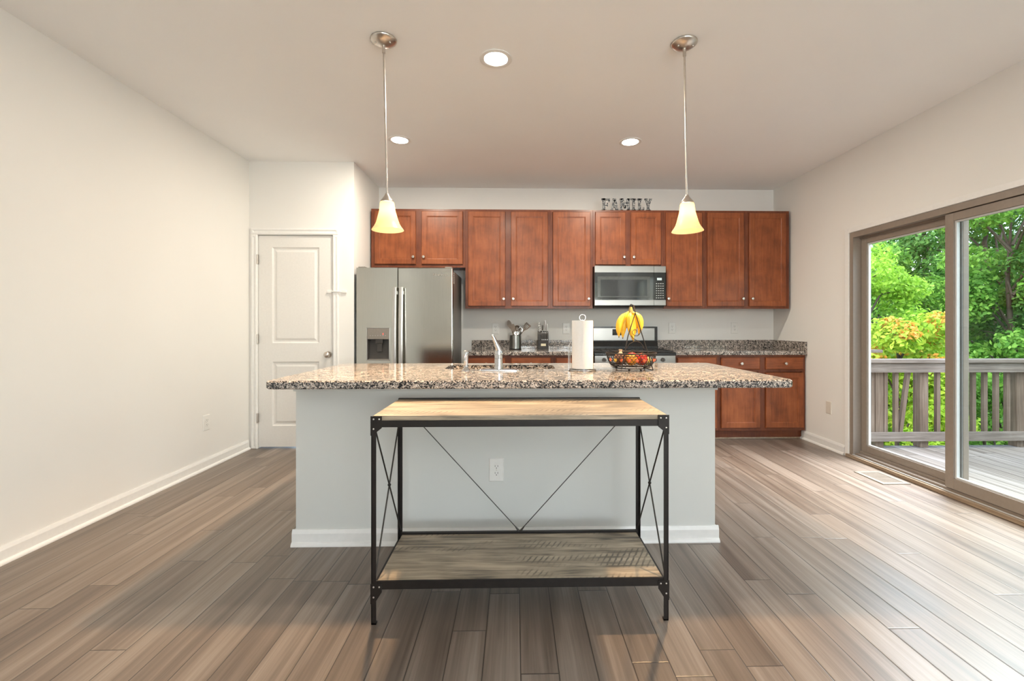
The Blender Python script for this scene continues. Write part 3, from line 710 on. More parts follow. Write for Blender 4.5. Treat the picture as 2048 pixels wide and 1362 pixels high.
# paper towel roll and its wire holder
hx, hy = .395, 2.66
t = thing('paper_towel_holder', (hx, hy, ft), 'chrome wire paper towel stand on the island', 'paper towel holder')
q = BM(); tube(q, ring_pts((hx, hy, ft + .0045), .078, 40), .0035, 8, True); tube(q, ring_pts((hx, hy, ft + .009), .052, 32), .003, 8, True)
for a in (0, 90): tube(q, [(hx - .078*math.cos(R(a + 20)), hy - .078*math.sin(R(a + 20)), ft + .006), (hx + .078*math.cos(R(a + 20)), hy + .078*math.sin(R(a + 20)), ft + .006)], .003, 8)
obj('base', q, M['chrome'], t, 50)
q = BM(); cyl(q, (hx, hy, ft + .008), (hx, hy, ft + .298), .0035, seg=10); tube(q, ring_pts((hx, hy, ft + .31), .018, 24, 'Y'), .0028, 8, True); obj('post', q, M['chrome'], t, 50)
q = BM(); ax = hx - .079; tube(q, [(ax - .004, hy - .006, ft + .005), (ax - .002, hy - .006, ft + .145)] + [(ax + .002, hy + .008*math.cos(a), ft + .145 + .012*math.sin(a)) for a in (2.4, 1.57, .7)] + [(ax + .008, hy + .010, ft + .14), (ax + .006, hy + .010, ft + .005)], .0025, 8); obj('tension_arm', q, M['chrome'], t, 50)
q = BM(); lathe(q, [(.02, .0135), (.0605, .0135), (.0615, .018), (.0615, .288), (.0605, .292), (.02, .292), (.02, .0135)], (hx, hy, ft), 48)
o = obj('paper_towel_roll', q, M['paper'], None, 40); tag(o, 'white paper towel roll standing on the chrome wire stand', 'paper towels')

# fruit bowl on a wire stand with a banana hook
bx, by = .690, 2.70; bz = ft
t = thing('fruit_basket', (bx, by, bz), 'black wire fruit bowl with beaded flowers and a tall banana hook', 'fruit basket')
def bowl_r(z): return .118 + (.146 - .118) * ((z - .030) / .07) ** .6 if z > .03 else .118
q = BM(); tube(q, ring_pts((bx, by, bz + .101), .146, 56), .0042, 8, True); obj('rim', q, M['black_metal'], t, 50)
q = BM(); nw = 44; zz = [.03 + .07*k/8 for k in range(9)]
for s in (1, -1):
    for k in range(nw):
        tube(q, [(bx + bowl_r(z)*math.cos(2*PI*k/nw + s*(z - .03)*5.5), by + bowl_r(z)*math.sin(2*PI*k/nw + s*(z - .03)*5.5), bz + z) for z in zz], .0013, 5)
tube(q, ring_pts((bx, by, bz + .03), .118, 48), .0025, 6, True); tube(q, ring_pts((bx, by, bz + .046), bowl_r(.046), 48), .0014, 5, True); tube(q, ring_pts((bx, by, bz + .09), bowl_r(.09), 48), .0014, 5, True)
obj('lattice_wall', q, M['black_metal'], t, 50)
q = BM()
for k in range(-4, 5): 
    hw = math.sqrt(max(0, .112**2 - (.025*k)**2)); tube(q, [(bx + .025*k, by - hw, bz + .028), (bx + .025*k, by + hw, bz + .028)], .002, 6)
tube(q, ring_pts((bx, by, bz + .027), .112, 40), .0025, 6, True); obj('floor_wires', q, M['black_metal'], t, 50)
M['bead_o'] = plain('orange_bead', (.75, .16, .06), .2); M['bead_y'] = plain('amber_bead', (.65, .42, .05), .2)
for k in range(9):
    a = R(198 + 18*k); r = bowl_r(.062) + .002; c = (bx + r*math.cos(a), by + r*math.sin(a), bz + .064)
    q = BM(); ball(q, c, .0062, 12)
    for j in range(6):
        aa = 2*PI*j/6; ball(q, (c[0] - math.sin(a)*.008*math.cos(aa), c[1] + math.cos(a)*.008*math.cos(aa), c[2] + .008*math.sin(aa)), .0034, 8)
    obj('bead_flower', q, M['bead_y'] if k in (1, 6) else M['bead_o'], t, 60)
q = BM(); tube(q, ring_pts((bx, by, bz + .0145), .095, 44), .0026, 8, True)
for k in range(12):
    a = 2*PI*k/12; c, s = math.cos(a), math.sin(a)
    tube(q, [(bx + c*.095, by + s*.095, bz + .0145), (bx + c*.11, by + s*.11, bz + .016), (bx + c*.119, by + s*.119, bz + .022), (bx + c*.117, by + s*.117, bz + .03)], .0017, 6)
obj('base_ring', q, M['black_metal'], t, 50)
for a in (250, 292, 20, 140):
    q = BM(); ball(q, (bx + .095*math.cos(R(a)), by + .095*math.sin(R(a)), bz + .0075), .0073, 14); obj('ball_foot', q, M['black_metal'], t, 60)
ap = Vector((.690, 2.655, bz + .382))
f0, f1 = Vector((.600, 2.556, bz + .018)), Vector((.779, 2.556, bz + .012))
q = BM(); tube(q, [f0, f0.lerp(ap + Vector((.006, 0, 0)), .5), ap + Vector((.012, -.006, -.045)), ap + Vector((.008, .004, -.004)), ap], .0031, 8); tube(q, [f1, f1.lerp(ap, .5), ap], .0031, 8)
tube(q, [ap, ap + Vector((-.004, .025, .006)), ap + Vector((-.008, .045, -.004)), ap + Vector((-.008, .05, -.022)), ap + Vector((-.006, .042, -.03))], .0031, 8)
tube(q, [f0, (bx - .095*.75, by - .095*.66, bz + .0145)], .0025, 8); tube(q, [f1, (bx + .095*.75, by - .095*.66, bz + .0145)], .0025, 8)
obj('hook_frame', q, M['black_metal'], t, 50)
def on_frame(u, z):     # point in the leaning plane of the two front wires
    k = (z - .015) / (.382 - .015); return Vector((.690 + u, 2.556 + (2.655 - 2.556) * k, bz + z))
q = BM()
sp = [on_frame(.004 + r*math.cos(a), .226 + r*math.sin(a)) for a, r in [(R(-40 + 30*k), .006 + .0016*k) for k in range(15)]]
tube(q, sp[::-1] , .002, 6)
tube(q, [on_frame(*p) for p in ((-.022, .205), (-.012, .19), (.008, .178), (.028, .165), (.042, .147), (.049, .128))], .002, 6)
tube(q, [on_frame(*p) for p in ((-.052, .135), (-.036, .158), (-.014, .170), (.008, .172), (.025, .166))], .002, 6)
tube(q, [on_frame(*p) for p in ((-.062, .088), (-.036, .084), (-.010, .083), (.012, .088), (.03, .1), (.045, .118))], .002, 6)
obj('scroll', q, M['black_metal'], t, 50)

m = N('banana_skin'); m.set(Roughness=.45); nz = m.noise(m.coords(), 60, 3); big = m.noise(m.coords(), 14, 2)
c = m.ramp(big, [(.35, (.78, .44, .025)), (.65, (.86, .58, .05))])
m.l(m.mix(m.math('GREATER_THAN', nz, .735), c, (.13, .06, .02)), m.b.inputs['Base Color']); M['banana'] = m.m
M['stem'] = plain('banana_stem', (.20, .15, .04), .6, 0, .3)
bn = Vector((.688, 2.70, bz + .362))
t = thing('banana_bunch', bn, 'bunch of ripe yellow bananas hanging from the wire hook', 'bananas')
q = BM(); tube(q, [bn + Vector((0, 0, .012)), bn + Vector((0, 0, -.004)), bn + Vector((0, 0, -.026))], .01, 10, radii=[.008, .012, .016]); obj('crown', q, M['stem'], t, 50)
for mid, tip in (((-.066, -.004, -.085), (-.071, -.006, -.165)), ((-.034, .018, -.085), (-.044, .012, -.172)), ((-.012, -.016, -.085), (.012, -.018, -.188)),
                 ((.024, .02, -.085), (.024, .016, -.165)), ((.060, .006, -.072), (.050, .006, -.150))):
    a = bn + Vector((mid[0]*.12, mid[1]*.4, -.016)); mid = bn + Vector(mid); tip = bn + Vector(tip)
    pts = bez(a, a.lerp(mid, .55) + Vector((mid.x - a.x, 0, .01)) * .25, mid + (mid - tip) * .15 + Vector((mid.x - bn.x, 0, 0)) * .22, tip, 14)
    rad = [.007, .008, .012, .0175, .021, .023, .0238, .024, .024, .0235, .0225, .021, .0175, .0115, .005]
    q = BM(); tube(q, pts, .02, 6, radii=rad)
    b_ = obj('banana', q, M['banana'], t, 80)
    md = b_.modifiers.new('s', 'SUBSURF'); md.levels = 1; md.render_levels = 2
    q = BM(); d = (pts[-1] - pts[-2]).normalized(); cyl(q, pts[-1] - d*.001, pts[-1] + d*.006, .0042, .003, 10); obj('tip', q, M['stem'], b_)

def fruit(name, c, r, mat, label, cat, s=(1, 1, 1), stem=True, rot=None):
    t = thing(name, (c[0], c[1], c[2] - r*s[2]), label, cat, 'fruit in the wire bowl')
    q = BM(); lathe(q, [(0, -.96), (.25, -.97), (.55, -.84), (.86, -.48), (.99, 0), (.92, .42), (.66, .78), (.32, .92), (.08, .86), (0, .82)], seg=28)
    bmesh.ops.transform(q, matrix=Matrix.Translation(c) @ (rot or Matrix.Identity(4)) @ Matrix.Diagonal((r*s[0], r*s[1], r*s[2], 1)), verts=q.verts[:])
    obj('flesh', q, mat, t, 80)
    if stem: q = BM(); cyl(q, (c[0], c[1], c[2] + r*s[2]*.8), (c[0] + .003, c[1], c[2] + r*s[2]*1.08), .0022, .0028, 8); obj('stem', q, M['stem'], t)
    return t
M['onion'] = plain('brown_onion_skin', (.20, .085, .045), .5, 0, .35, .1, 14); M['orange'] = plain('orange_peel', (.80, .33, .03), .5, 0, .12, .3, 90)
M['apple'] = plain('red_apple_skin', (.52, .035, .02), .25, 0, .45, 0, 12); M['lime'] = plain('pale_yellow_peel', (.66, .55, .16), .45, 0, .2, .1, 30); M['papery'] = plain('papery_husk', (.55, .40, .26), .8, 0, .2)
t = fruit('onion', (.617, 2.655, bz + .068), .036, M['onion'], 'brown onion at the left side of the fruit bowl', 'onion', stem=False)
q = BM(); lathe(q, [(.0, .0), (.014, .0), (.007, .012), (.011, .024), (0, .022)], (.617, 2.655, bz + .099), 12); obj('papery_top', q, M['papery'], t)
fruit('orange', (.678, 2.645, bz + .066), .035, M['orange'], 'orange in the front middle of the fruit bowl', 'orange', stem=False)
fruit('apple', (.741, 2.652, bz + .067), .036, M['apple'], 'red apple at the front right of the fruit bowl', 'apple')
fruit('lemon', (.786, 2.70, bz + .054), .023, M['lime'], 'pale yellow lemon at the right edge of the fruit bowl', 'lemon', (1, 1, 1.15), False)
fruit('apple', (.705, 2.735, bz + .067), .036, M['apple'], 'red apple at the back of the fruit bowl behind the orange', 'apple')
fruit('orange', (.632, 2.738, bz + .066), .034, M['orange'], 'orange at the back left of the fruit bowl behind the onion', 'orange', stem=False)

# ------------------------------------------------------------ console table
t = thing('console_table', (.0245, 2.02, 0), 'rustic wood and black metal console table in front of the island', 'console table')
tx0, tx1, ty0, ty1, tz = -.5645, .6135, 1.81, 2.235, .822
q = BM(); box(q, tx0 + .006, tx1 - .006, ty0 + .004, ty1 - .020, .803, tz, .001); obj('tabletop', q, M['rustic'], t)
q = BM(); box(q, tx0 + .022, tx1 - .022, ty0 + .008, ty1 - .022, .150, .170, .001); obj('lower_shelf', q, M['rustic'], t)
lw = .019
for (lx, ly, sx, sy) in ((tx0, ty0, 1, 1), (tx1, ty0, -1, 1), (tx0, ty1, 1, -1), (tx1, ty1, -1, -1)):
    q = BM(); box(q, *sorted((lx, lx + sx*lw)), *sorted((ly, ly + sy*.003)), .001, .802); box(q, *sorted((lx, lx + sx*.003)), *sorted((ly, ly + sy*lw)), .001, .802)
    box(q, *sorted((lx, lx + sx*lw)), *sorted((ly, ly + sy*lw)), .001, .006)
    o = obj('leg', q, M['black_metal'], t)
    for z0, z1, zk in ((.745, .8215, .775), (.084, .162, .13)):
        w = .042; y0 = ly - sy*.0025
        poly = [(lx, z1), (lx + sx*w, z1), (lx + sx*w, zk), (lx + sx*(lw + .001), z0 + .014), (lx + sx*(lw + .001), z0), (lx, z0)]
        poly = [(lx - sx*.002, z1), (lx + sx*w, z1), (lx + sx*w, zk), (lx + sx*(lw + .001), z0 + .012), (lx + sx*(lw + .001), z0), (lx - sx*.002, z0)]
        q = BM(); prism(q, poly, *sorted((ly - sy*.0005, y0)), 'y')
        if sx < 0: pass
        g = obj('corner_bracket', q, M['black_metal'], o)
        q = BM()
        for rx, rz in ((.010, z1 - .012), (.032, z1 - .012), (.010, z0 + .026)): ball(q, (lx + sx*rx, y0 - sy*.0005, rz), .0035, 10, (1, .6, 1))
        obj('rivets', q, M['nickel'], o)
q = BM(); box(q, tx0 + lw, tx1 - lw, ty0 + .001, ty0 + .020, .785, .8025); box(q, tx0 + lw, tx1 - lw, ty0 + .001, ty0 + .004, .777, .785); obj('front_rail', q, M['black_metal'], t)
q = BM(); box(q, tx0 + .003, tx1 - .003, ty1 - .019, ty1 - .001, .785, .8255); obj('back_rail', q, M['black_metal'], t)
q = BM(); box(q, tx0 + lw, tx1 - lw, ty0 + .001, ty0 + .0075, .139, .172); obj('shelf_front_rail', q, M['black_metal'], t)
q = BM(); box(q, tx0 + lw, tx1 - lw, ty1 - .020, ty1 - .004, .139, .178); obj('shelf_back_rail', q, M['black_metal'], t)
for lx in (tx0 + .003, tx1 - .019):
    for z0, z1 in ((.785, .8025), (.139, .1495)):
        q = BM(); box(q, lx, lx + .016, ty0 + .021, ty1 - .022, z0, z1); obj('side_rail', q, M['black_metal'], t)
M['rod'] = plain('dark_grey_rod', (.06, .055, .05), .4, .7, .1)
for lx in (tx0 + .013, tx1 - .013):
    ym = (ty0 + ty1)/2; q = BM()
    for a, c in (((ty0 + .012, .765), (ty1 - .012, .19)), ((ty1 - .012, .765), (ty0 + .012, .19))): tube(q, [(lx, a[0], a[1]), (lx, ym, (a[1] + c[1])/2), (lx, c[0], c[1])], .0034, 8)
    o = obj('cross_brace', q, M['rod'], t, 50)
    q = BM(); ball(q, (lx, ym, .4775), .0075, 12); obj('brace_hub', q, M['black_metal'], o, 60)
for ax_, bx_ in ((tx0 + .03, .0195), (tx1 - .03, .0285)):
    q = BM(); tube(q, [(ax_, ty1 - .012, .790), (bx_, ty1 - .012, .182)], .0022, 8); cyl(q, (bx_, ty1 - .012, .179), (bx_ + (ax_ - bx_)*.03, ty1 - .012, .20), .006, .003, 10); obj('back_brace', q, M['rod'], t, 50)

# ------------------------------------------------------------ utensils and knife block on the back counter
ux, uy, uz = .006, 5.02, .9122
t = thing('utensil_holder', (ux, uy, uz), 'round stainless utensil holder on the counter by the refrigerator', 'utensil holder')
q = BM(); lathe(q, [(0, .012), (.064, .012), (.064, .155), (.0615, .156), (.0605, .154), (.0605, .02), (0, .02)], (ux, uy, uz), 40); obj('cup', q, M['steel'], t, 40)
q = BM(); lathe(q, [(0, .0), (.066, .0), (.068, .004), (.068, .0115), (0, .0115)], (ux, uy, uz), 40); obj('base', q, M['black'], t, 40)
M['nylon'] = plain('grey_brown_nylon', (.115, .085, .062), .45, 0, .15)
def handle(q, a, b_, r=.0055): tube(q, [a, (Vector(a) + Vector(b_))/2, b_], r, 8)
def blade(q, c, d, pts, th=.004):   # flat outline in the plane spanned by direction d and the x axis, at c
    d = Vector(d).normalized(); s = Vector((d.z, 0, -d.x)).normalized(); n = d.cross(s)
    A = [q.verts.new(Vector(c) + s*u + d*v + n*th/2) for u, v in pts]; B = [q.verts.new(Vector(c) + s*u + d*v - n*th/2) for u, v in pts]
    q.faces.new(A); q.faces.new(B[::-1])
    for k in range(len(pts)): q.faces.new((A[k], A[(k+1) % len(pts)], B[(k+1) % len(pts)], B[k]))
oval = lambda w, h: [(w*math.cos(2*PI*k/20), h + h*math.sin(2*PI*k/20)) for k in range(20)]
def utensil(name, foot, neck, mat, label, head=None, headname='head', hm=None):
    t = thing(name, foot, label, 'utensil', 'utensils in the steel holder')
    q = BM(); handle(q, foot, neck); obj('handle', q, mat, t, 50)
    if head:
        d = Vector(neck) - Vector(foot); q = BM(); head(q, Vector(neck), d); obj(headname, q, hm or mat, t, 40)
    return t
ub = uz + .0215
def spoon_head(w, h):
    def f(q, n, d): blade(q, n - d.normalized()*.004, d, oval(w, h), .007)
    return f
utensil('cooking_spoon', (ux + .028, uy - .02, ub), (ux - .048, uy - .005, uz + .235), M['nylon'], 'brown nylon spoon leaning left, tallest in the steel holder', spoon_head(.024, .048))
utensil('cooking_spoon', (ux - .026, uy - .028, ub), (ux - .026, uy - .03, uz + .195), M['nylon'], 'brown nylon spoon standing upright at the left front of the holder', spoon_head(.024, .045))
def slotted(q, n, d):
    d = d.normalized(); s = Vector((d.z, 0, -d.x)).normalized(); nn = d.cross(s); c = n + d*.03
    for r in (.031, .021): tube(q, [c + s*(r*math.cos(2*PI*k/28)) + d*(r*math.sin(2*PI*k/28)) for k in range(28)], .0055, 6, True)
    for k in range(-1, 2): tube(q, [c + s*.012*k - d*.022, c + s*.012*k + d*.022], .0035, 6)
utensil('slotted_spoon', (ux + .002, uy + .03, ub), (ux + .018, uy + .03, uz + .20), M['nylon'], 'round slotted skimmer at the back of the steel holder', slotted)
def turner(q, n, d):
    d = d.normalized(); 
    for a, c in ((-.034, -.018), (-.012, -.004), (.004, .012), (.018, .034)): blade(q, n + d*.028, d, [(a*.75, 0), (c*.75, 0), (c, .042), (a, .042)], .004)
    blade(q, n - d*.004, d, [(-.006, 0), (.006, 0), (.026, .034), (-.026, .034)], .004); blade(q, n + d*.068, d, [(-.034, 0), (.034, 0), (.036, .016), (-.030, .02)], .004)
utensil('spatula', (ux - .053, uy + .004, ub), (ux + .094, uy - .0, uz + .213), M['nylon'], 'slotted brown nylon turner leaning far right out of the holder', turner)
def whisk(q, n, d):
    d = d.normalized(); s = Vector((d.z, 0, -d.x)).normalized(); nn = d.cross(s)
    for k in range(5):
        a = PI*k/5; e = s*math.cos(a) + nn*math.sin(a); tube(q, [n - e*.004, n + d*.03 - e*.02, n + d*.06 - e*.024, n + d*.085, n + d*.06 + e*.024, n + d*.03 + e*.02, n + e*.004], .0012, 5)
utensil('whisk', (ux + .03, uy + .018, ub), (ux + .048, uy + .02, uz + .165), M['chrome'], 'thin steel wire whisk between skimmer and turner', whisk)
def scoop(q, n, d): lathe(q, [(0, -.02), (.014, -.016), (.021, -.004), (.022, .004), (.019, .004), (.012, -.012), (0, -.016)], mat=Matrix.Translation(n + Vector((0, 0, .012))) @ Matrix.Rotation(R(70), 4, 'X'), seg=20)
utensil('ice_cream_scoop', (ux + .006, uy - .042, ub), (ux + .013, uy - .046, uz + .166), M['chrome'], 'short shiny steel scoop at the front rim of the holder', scoop)
utensil('tongs', (ux + .01, uy - .02, ub), (ux + .062, uy - .022, uz + .196), M['black'], 'black utensil handle leaning right in front of the turner')

kx, ky = .3115, 5.03
t = thing('knife_block', (kx, ky, uz), 'black knife block on the counter between two wall outlets', 'knife block')
q = BM(); prism(q, [(4.97, uz), (4.97, uz + .098), (4.99, uz + .104), (5.0, uz + .165), (5.01, uz + .19), (5.09, uz + .205), (5.09, uz)], kx - .0565, kx + .0565, 'x'); obj('block', q, plain('black_painted_wood', (.018, .015, .013), .5, 0, .2), t)
q = BM(); box(q, kx - .027, kx + .027, 4.9675, 4.9698, uz + .04, uz + .066, .0008); obj('label_plate', q, plain('brass_plate', (.55, .48, .33), .4, .5), t)
def knife(x, y, z, tilt, ln, w, mat, label, cap=True):
    t = thing('kitchen_knife', (x, y, z), label, 'knife', 'knives in the black block')
    q = BM(); box(q, x - w/2, x + w/2, y - .009, y + .009, z + .012, z + ln, .003); obj('handle', q, mat, t, 40)
    q = BM(); box(q, x - w*.42, x + w*.42, y - .007, y + .007, z, z + .0118, .001); obj('bolster', q, M['steel_light'], t, 40)
    if cap: q = BM(); box(q, x - w/2 + .001, x + w/2 - .001, y - .008, y + .008, z + ln + .0002, z + ln + .006, .001); obj('butt_cap', q, M['steel_light'], t, 40)
    t.rotation_euler = (R(tilt), 0, 0); return t
m = N('black_white_print'); vz = m.n('TexVoronoi', feature='DISTANCE_TO_EDGE'); vz.inputs['Scale'].default_value = 70; m.l(m.coords(), vz.inputs['Vector'])
m.l(m.ramp(m.math('GREATER_THAN', vz.outputs[0], .14), [(0, (.75, .75, .73)), (1, (.03, .03, .03))]), m.b.inputs['Base Color']); M['print'] = m.m
knife(kx - .041, 5.035, uz + .197, 8, .105, .024, M['print'], 'knife with a black and white patterned handle, left in the block', False)
knife(kx - .006, 5.03, uz + .196, 8, .070, .016, M['plastic_dark'], 'thin short black handle in the middle of the block top', False)
knife(kx + .024, 5.045, uz + .199, 8, .115, .022, M['steel_light'], 'tall steel handled knife with a black cap, right of the block middle', True)
knife(kx + .043, 5.03, uz + .196, 8, .085, .017, M['steel_light'], 'shorter steel handled knife at the right edge of the block', True)
for i in range(4):
    knife(kx - .013 + .0185*i, 4.982, uz + .103, 4, .078, .012, M['plastic_dark'], ('black steak knife in the front row of the block, %s of four' % ('leftmost', 'second from left', 'third from left', 'rightmost')[i]))

# ------------------------------------------------------------ FAMILY letters on the cabinet above the microwave
m = N('patterned_letter'); wv = m.n('TexWave', wave_type='RINGS'); wv.inputs['Scale'].default_value = 14; wv.inputs['Distortion'].default_value = 14; wv.inputs['Detail'].default_value = 2; wv.inputs['Detail Scale'].default_value = 2.5
m.l(m.coords(), wv.inputs['Vector']); m.l(m.ramp(wv.outputs['Fac'], [(.0, (.03, .035, .045)), (.62, (.05, .055, .065)), (.74, (.42, .42, .41))]), m.b.inputs['Base Color']); m.set(Roughness=.7); M['letter'] = m.m
def letter(ch, x0, x1, strokes, polys=()):
    H0, LH = 2.4168, .136; w = x1 - x0; q = BM()
    for a, c, d, e in strokes: box(q, x0 + a*w, x0 + c*w, 4.925, 4.941, H0 + d*LH, H0 + e*LH)
    for p in polys: prism(q, [(x0 + u*w, H0 + v*LH) for u, v in p], 4.9252, 4.9408, 'y')
    o = obj('letter', q, M['letter']); tag(o, 'grey patterned block letter %s standing on the cabinet above the microwave' % ch, 'letter', 'letters on the cabinet top'); return o
letter('F', .940, 1.030, [(.12, .46, 0, 1), (0, .6, 0, .13), (0, 1, .86, 1), (.86, 1, .70, .86), (.46, .74, .44, .57), (.68, .76, .37, .64)])
letter('A', 1.034, 1.130, [(0, .36, 0, .11), (.60, 1, 0, .11), (.3, .7, .26, .37), (.28, .64, .9, 1)], [[(.06, .0), (.28, .0), (.52, .84), (.62, .98), (.36, .98)], [(.62, 0), (.94, 0), (.66, .98), (.36, .98)]])
letter('M', 1.136, 1.256, [(0, .32, 0, .11), (.64, 1, 0, .11), (.08, .24, 0, 1), (.70, .92, 0, 1), (0, .3, .89, 1), (.7, 1, .89, 1)], [[(.08, 1), (.34, 1), (.58, .32), (.48, .22), (.40, .22)], [(.66, 1), (.90, 1), (.56, .22), (.42, .22)]])
letter('I', 1.262, 1.318, [(.26, .74, 0, 1), (0, 1, 0, .12), (0, 1, .88, 1)])
letter('L', 1.330, 1.404, [(.14, .52, 0, 1), (0, 1, 0, .13), (0, .68, .88, 1), (.84, 1, .13, .34)])
letter('Y', 1.408, 1.490, [(.32, .68, 0, .5), (.18, .82, 0, .11), (0, .44, .89, 1), (.62, 1, .89, 1)], [[(.06, .98), (.38, .98), (.66, .42), (.34, .42)], [(.68, .98), (.94, .98), (.66, .42), (.42, .42)]])

# ------------------------------------------------------------ outlets, switch plate, floor register
def outlet(w, h, label, group):
    t = thing('wall_outlet', (0, 0, 0), label, 'outlet', group)
    q = BM(); rings(q, -w/2, w/2, -h/2, h/2, [(0, -.003), (.004, -.0065)], -.0005); obj('cover_plate', q, M['outlet'], t)
    for s in (-1, 1):
        zc = s*.0185; q = BM(); prism(q, [(x, z + zc) for x, z in rrect(-.017, .017, -.0145, .0145, .010, 5)], -.0092, -.0066, 'y'); r = obj('receptacle', q, M['outlet'], t)
        q = BM(); box(q, -.0085, -.0062, -.0098, -.0093, zc - .001, zc + .0075); box(q, .0062, .0085, -.0098, -.0093, zc - .001, zc + .0075); cyl(q, (0, -.0093, zc - .0075), (0, -.0098, zc - .0075), .0026, seg=10); obj('slots', q, M['slot'], r)
    q = BM(); cyl(q, (0, -.0066, 0), (0, -.0075, 0), .003, seg=12); obj('screw', q, M['nickel'], t)
    return t
o0 = outlet(.080, .126, 'white duplex outlet low on the island front behind the console table', 'duplex outlets'); o0.location = (-.099, iy, .3965)
for x, z, l in ((-.22, 1.141, 'white outlet on the back wall left of the utensils'), (.590, 1.143, 'white outlet on the back wall between knife block and paper towels'), (1.813, 1.146, 'white outlet on the back wall just right of the range'), (2.541, 1.147, 'white outlet on the back wall farthest right, over the long counter')):
    dup(o0, (x, YB, z), 0, l)
dup(o0, (XL, 3.817, .379), PI/2, 'white outlet low on the plain left wall')
t = thing('wall_plate', (XR, 4.297, .393), 'beige blank plate low on the right wall beside the sliding door', 'wall plate')
q = BM(); rings(q, -.038, .038, -.06, .06, [(0, -.003), (.004, -.0065)], -.0005); bmesh.ops.transform(q, matrix=Matrix.Translation((XR, 4.297, .393)) @ Matrix.Rotation(-PI/2, 4, 'Z'), verts=q.verts[:])
M['almond'] = plain('almond_plastic', (.66, .61, .54), .4, 0, .02); obj('plate', q, M['almond'], t)
for z in (-.03, .03):
    q = BM(); cyl(q, (XR - .0066, 4.297, .393 + z), (XR - .0076, 4.297, .393 + z), .003, seg=12); obj('screw', q, M['almond'], t)

t = thing('floor_register', (2.825, 3.46, 0), 'tan metal floor vent beside the sliding door', 'floor vent')
vx0, vx1, vy0, vy1 = 2.722, 2.93, 3.315, 3.608
q = BM()
for a in ((vx0, vx0 + .03, vy0, vy1), (vx1 - .03, vx1, vy0, vy1), (vx0 + .03, vx1 - .03, vy0, vy0 + .03), (vx0 + .03, vx1 - .03, vy1 - .03, vy1)): box(q, *a, .0005, .006)
obj('frame', q, M['vent'], t)
for i in range(2):
    y0 = vy0 + .032 + i*.118; q = BM()
    for k in range(9): box(q, vx0 + .031, vx1 - .031, y0 + .004 + .0122*k, y0 + .011 + .0122*k, .0012, .0045)
    box(q, vx0 + .031, vx1 - .031, y0, y0 + .112, .0005, .0011); obj('louver_panel', q, M['ventd'], t)

# ------------------------------------------------------------ pendant lamps and downlights
m = N('cream_glass'); m.set(Base_Color=(.92, .80, .56), Roughness=.35, Emission_Color=(1, .74, .38), Emission_Strength=.34)
tl = m.n('BsdfTranslucent'); tl.inputs[0].default_value = (1, .86, .58, 1); mx = m.n('MixShader'); mx.inputs[0].default_value = .55
m.l(m.b.outputs[0], mx.inputs[1]); m.l(tl.outputs[0], mx.inputs[2]); m.l(mx.outputs[0], m.out.inputs[0]); M['shade'] = m.m
def pendant(x, y, dx, label):
    t = thing('pendant_lamp', (x, y, HC), label, 'pendant lamp', 'pendant lamps over the island')
    zt, zb = 1.857 - HC, 1.700 - HC        # shade top and bottom, from the ceiling down
    L = lambda q, prof: lathe(q, prof, (x, y, HC), 44)
    q = BM(); L(q, [(.070, -.0015), (.0705, -.006), (.066, -.013), (.05, -.024), (.03, -.031), (.014, -.034), (0, -.034)]); 
    for sx in (-.04, .04): ball(q, (x + sx, y - .02, HC - .029), .0055, 10)
    obj('canopy', q, M['nickel'], t, 50)
    q = BM(); cyl(q, (x, y, HC - .032), (x, y, HC - .075), .009, seg=16); obj('swivel', q, M['nickel'], t, 50)
    q = BM(); cyl(q, (x, y, HC - .07), (x, y, HC + zt + .04), .0055, seg=14); obj('rod', q, M['nickel'], t, 50)
    q = BM(); L(q, [(0, zt + .045), (.010, zt + .044), (.012, zt + .036), (.026, zt + .016), (.036, zt + .004), (.037, zt - .004), (0, zt - .004)]); obj('socket_cap', q, M['nickel'], t, 50)
    q = BM(); prof = [(.036, zt - .005), (.0385, zt - .010), (.040, zt - .03), (.044, zt - .055), (.051, zt - .08), (.058, zt - .105), (.064, zt - .122), (.073, zt - .138), (.082, zt - .150), (.086, zb), (.083, zb + .0015), (.079, zt - .147), (.070, zt - .135), (.061, zt - .12), (.055, zt - .104), (.048, zt - .08), (.041, zt - .055), (.037, zt - .03), (.0345, zt - .0065)]
    L(q, prof); obj('glass_shade', q, M['shade'], t, 60)
    q = BM(); ball(q, (x, y, HC + zt - .072), .026, 18, (1, 1, 1.25)); cyl(q, (x, y, HC + zt - .045), (x, y, HC + zt - .006), .014, seg=14); obj('bulb', q, M['bulb'], t, 60)
    l = lamp('pendant_light', 'SPOT', (0, 0, zb + .015), (0, 0, 0), 78, (1, .65, .34), shadow_soft_size=.03, spot_size=R(114), spot_blend=.5); l.parent = t
    l = lamp('bulb_glow', 'POINT', (0, 0, zt - .075), (0, 0, 0), .6, (1, .80, .55), shadow_soft_size=.026); l.parent = t
    t.rotation_euler = (0, math.atan2(-dx, .9), 0)
    return t
pendant(-.720, 2.525, .020, 'nickel pendant lamp with a cream bell shade, left of the two over the island')
pendant(.940, 2.515, .016, 'nickel pendant lamp with a cream bell shade, right of the two over the island')
def downlight(x, y, label):
    t = thing('recessed_light', (x, y, HC), label, 'ceiling light', 'recessed ceiling lights')
    q = BM(); lathe(q, [(.095, -.0005), (.095, -.004), (.088, -.007), (.070, -.005), (.066, -.0005)], (x, y, HC), 40); obj('trim_ring', q, M['white'], t, 40)
    q = BM(); lathe(q, [(0, -.0035), (.0655, -.0035), (.0655, -.0008), (0, -.0008)], (x, y, HC), 40); obj('lens', q, M['can'], t, 40)
    l = lamp('can_light', 'AREA', (0, 0, -.012), (0, 0, 0), 23, (1, .91, .76), shape='DISK', size=.12); l.parent = t
downlight(-.111, 2.69, 'lit recessed ceiling light nearest the camera, between the two pendants')
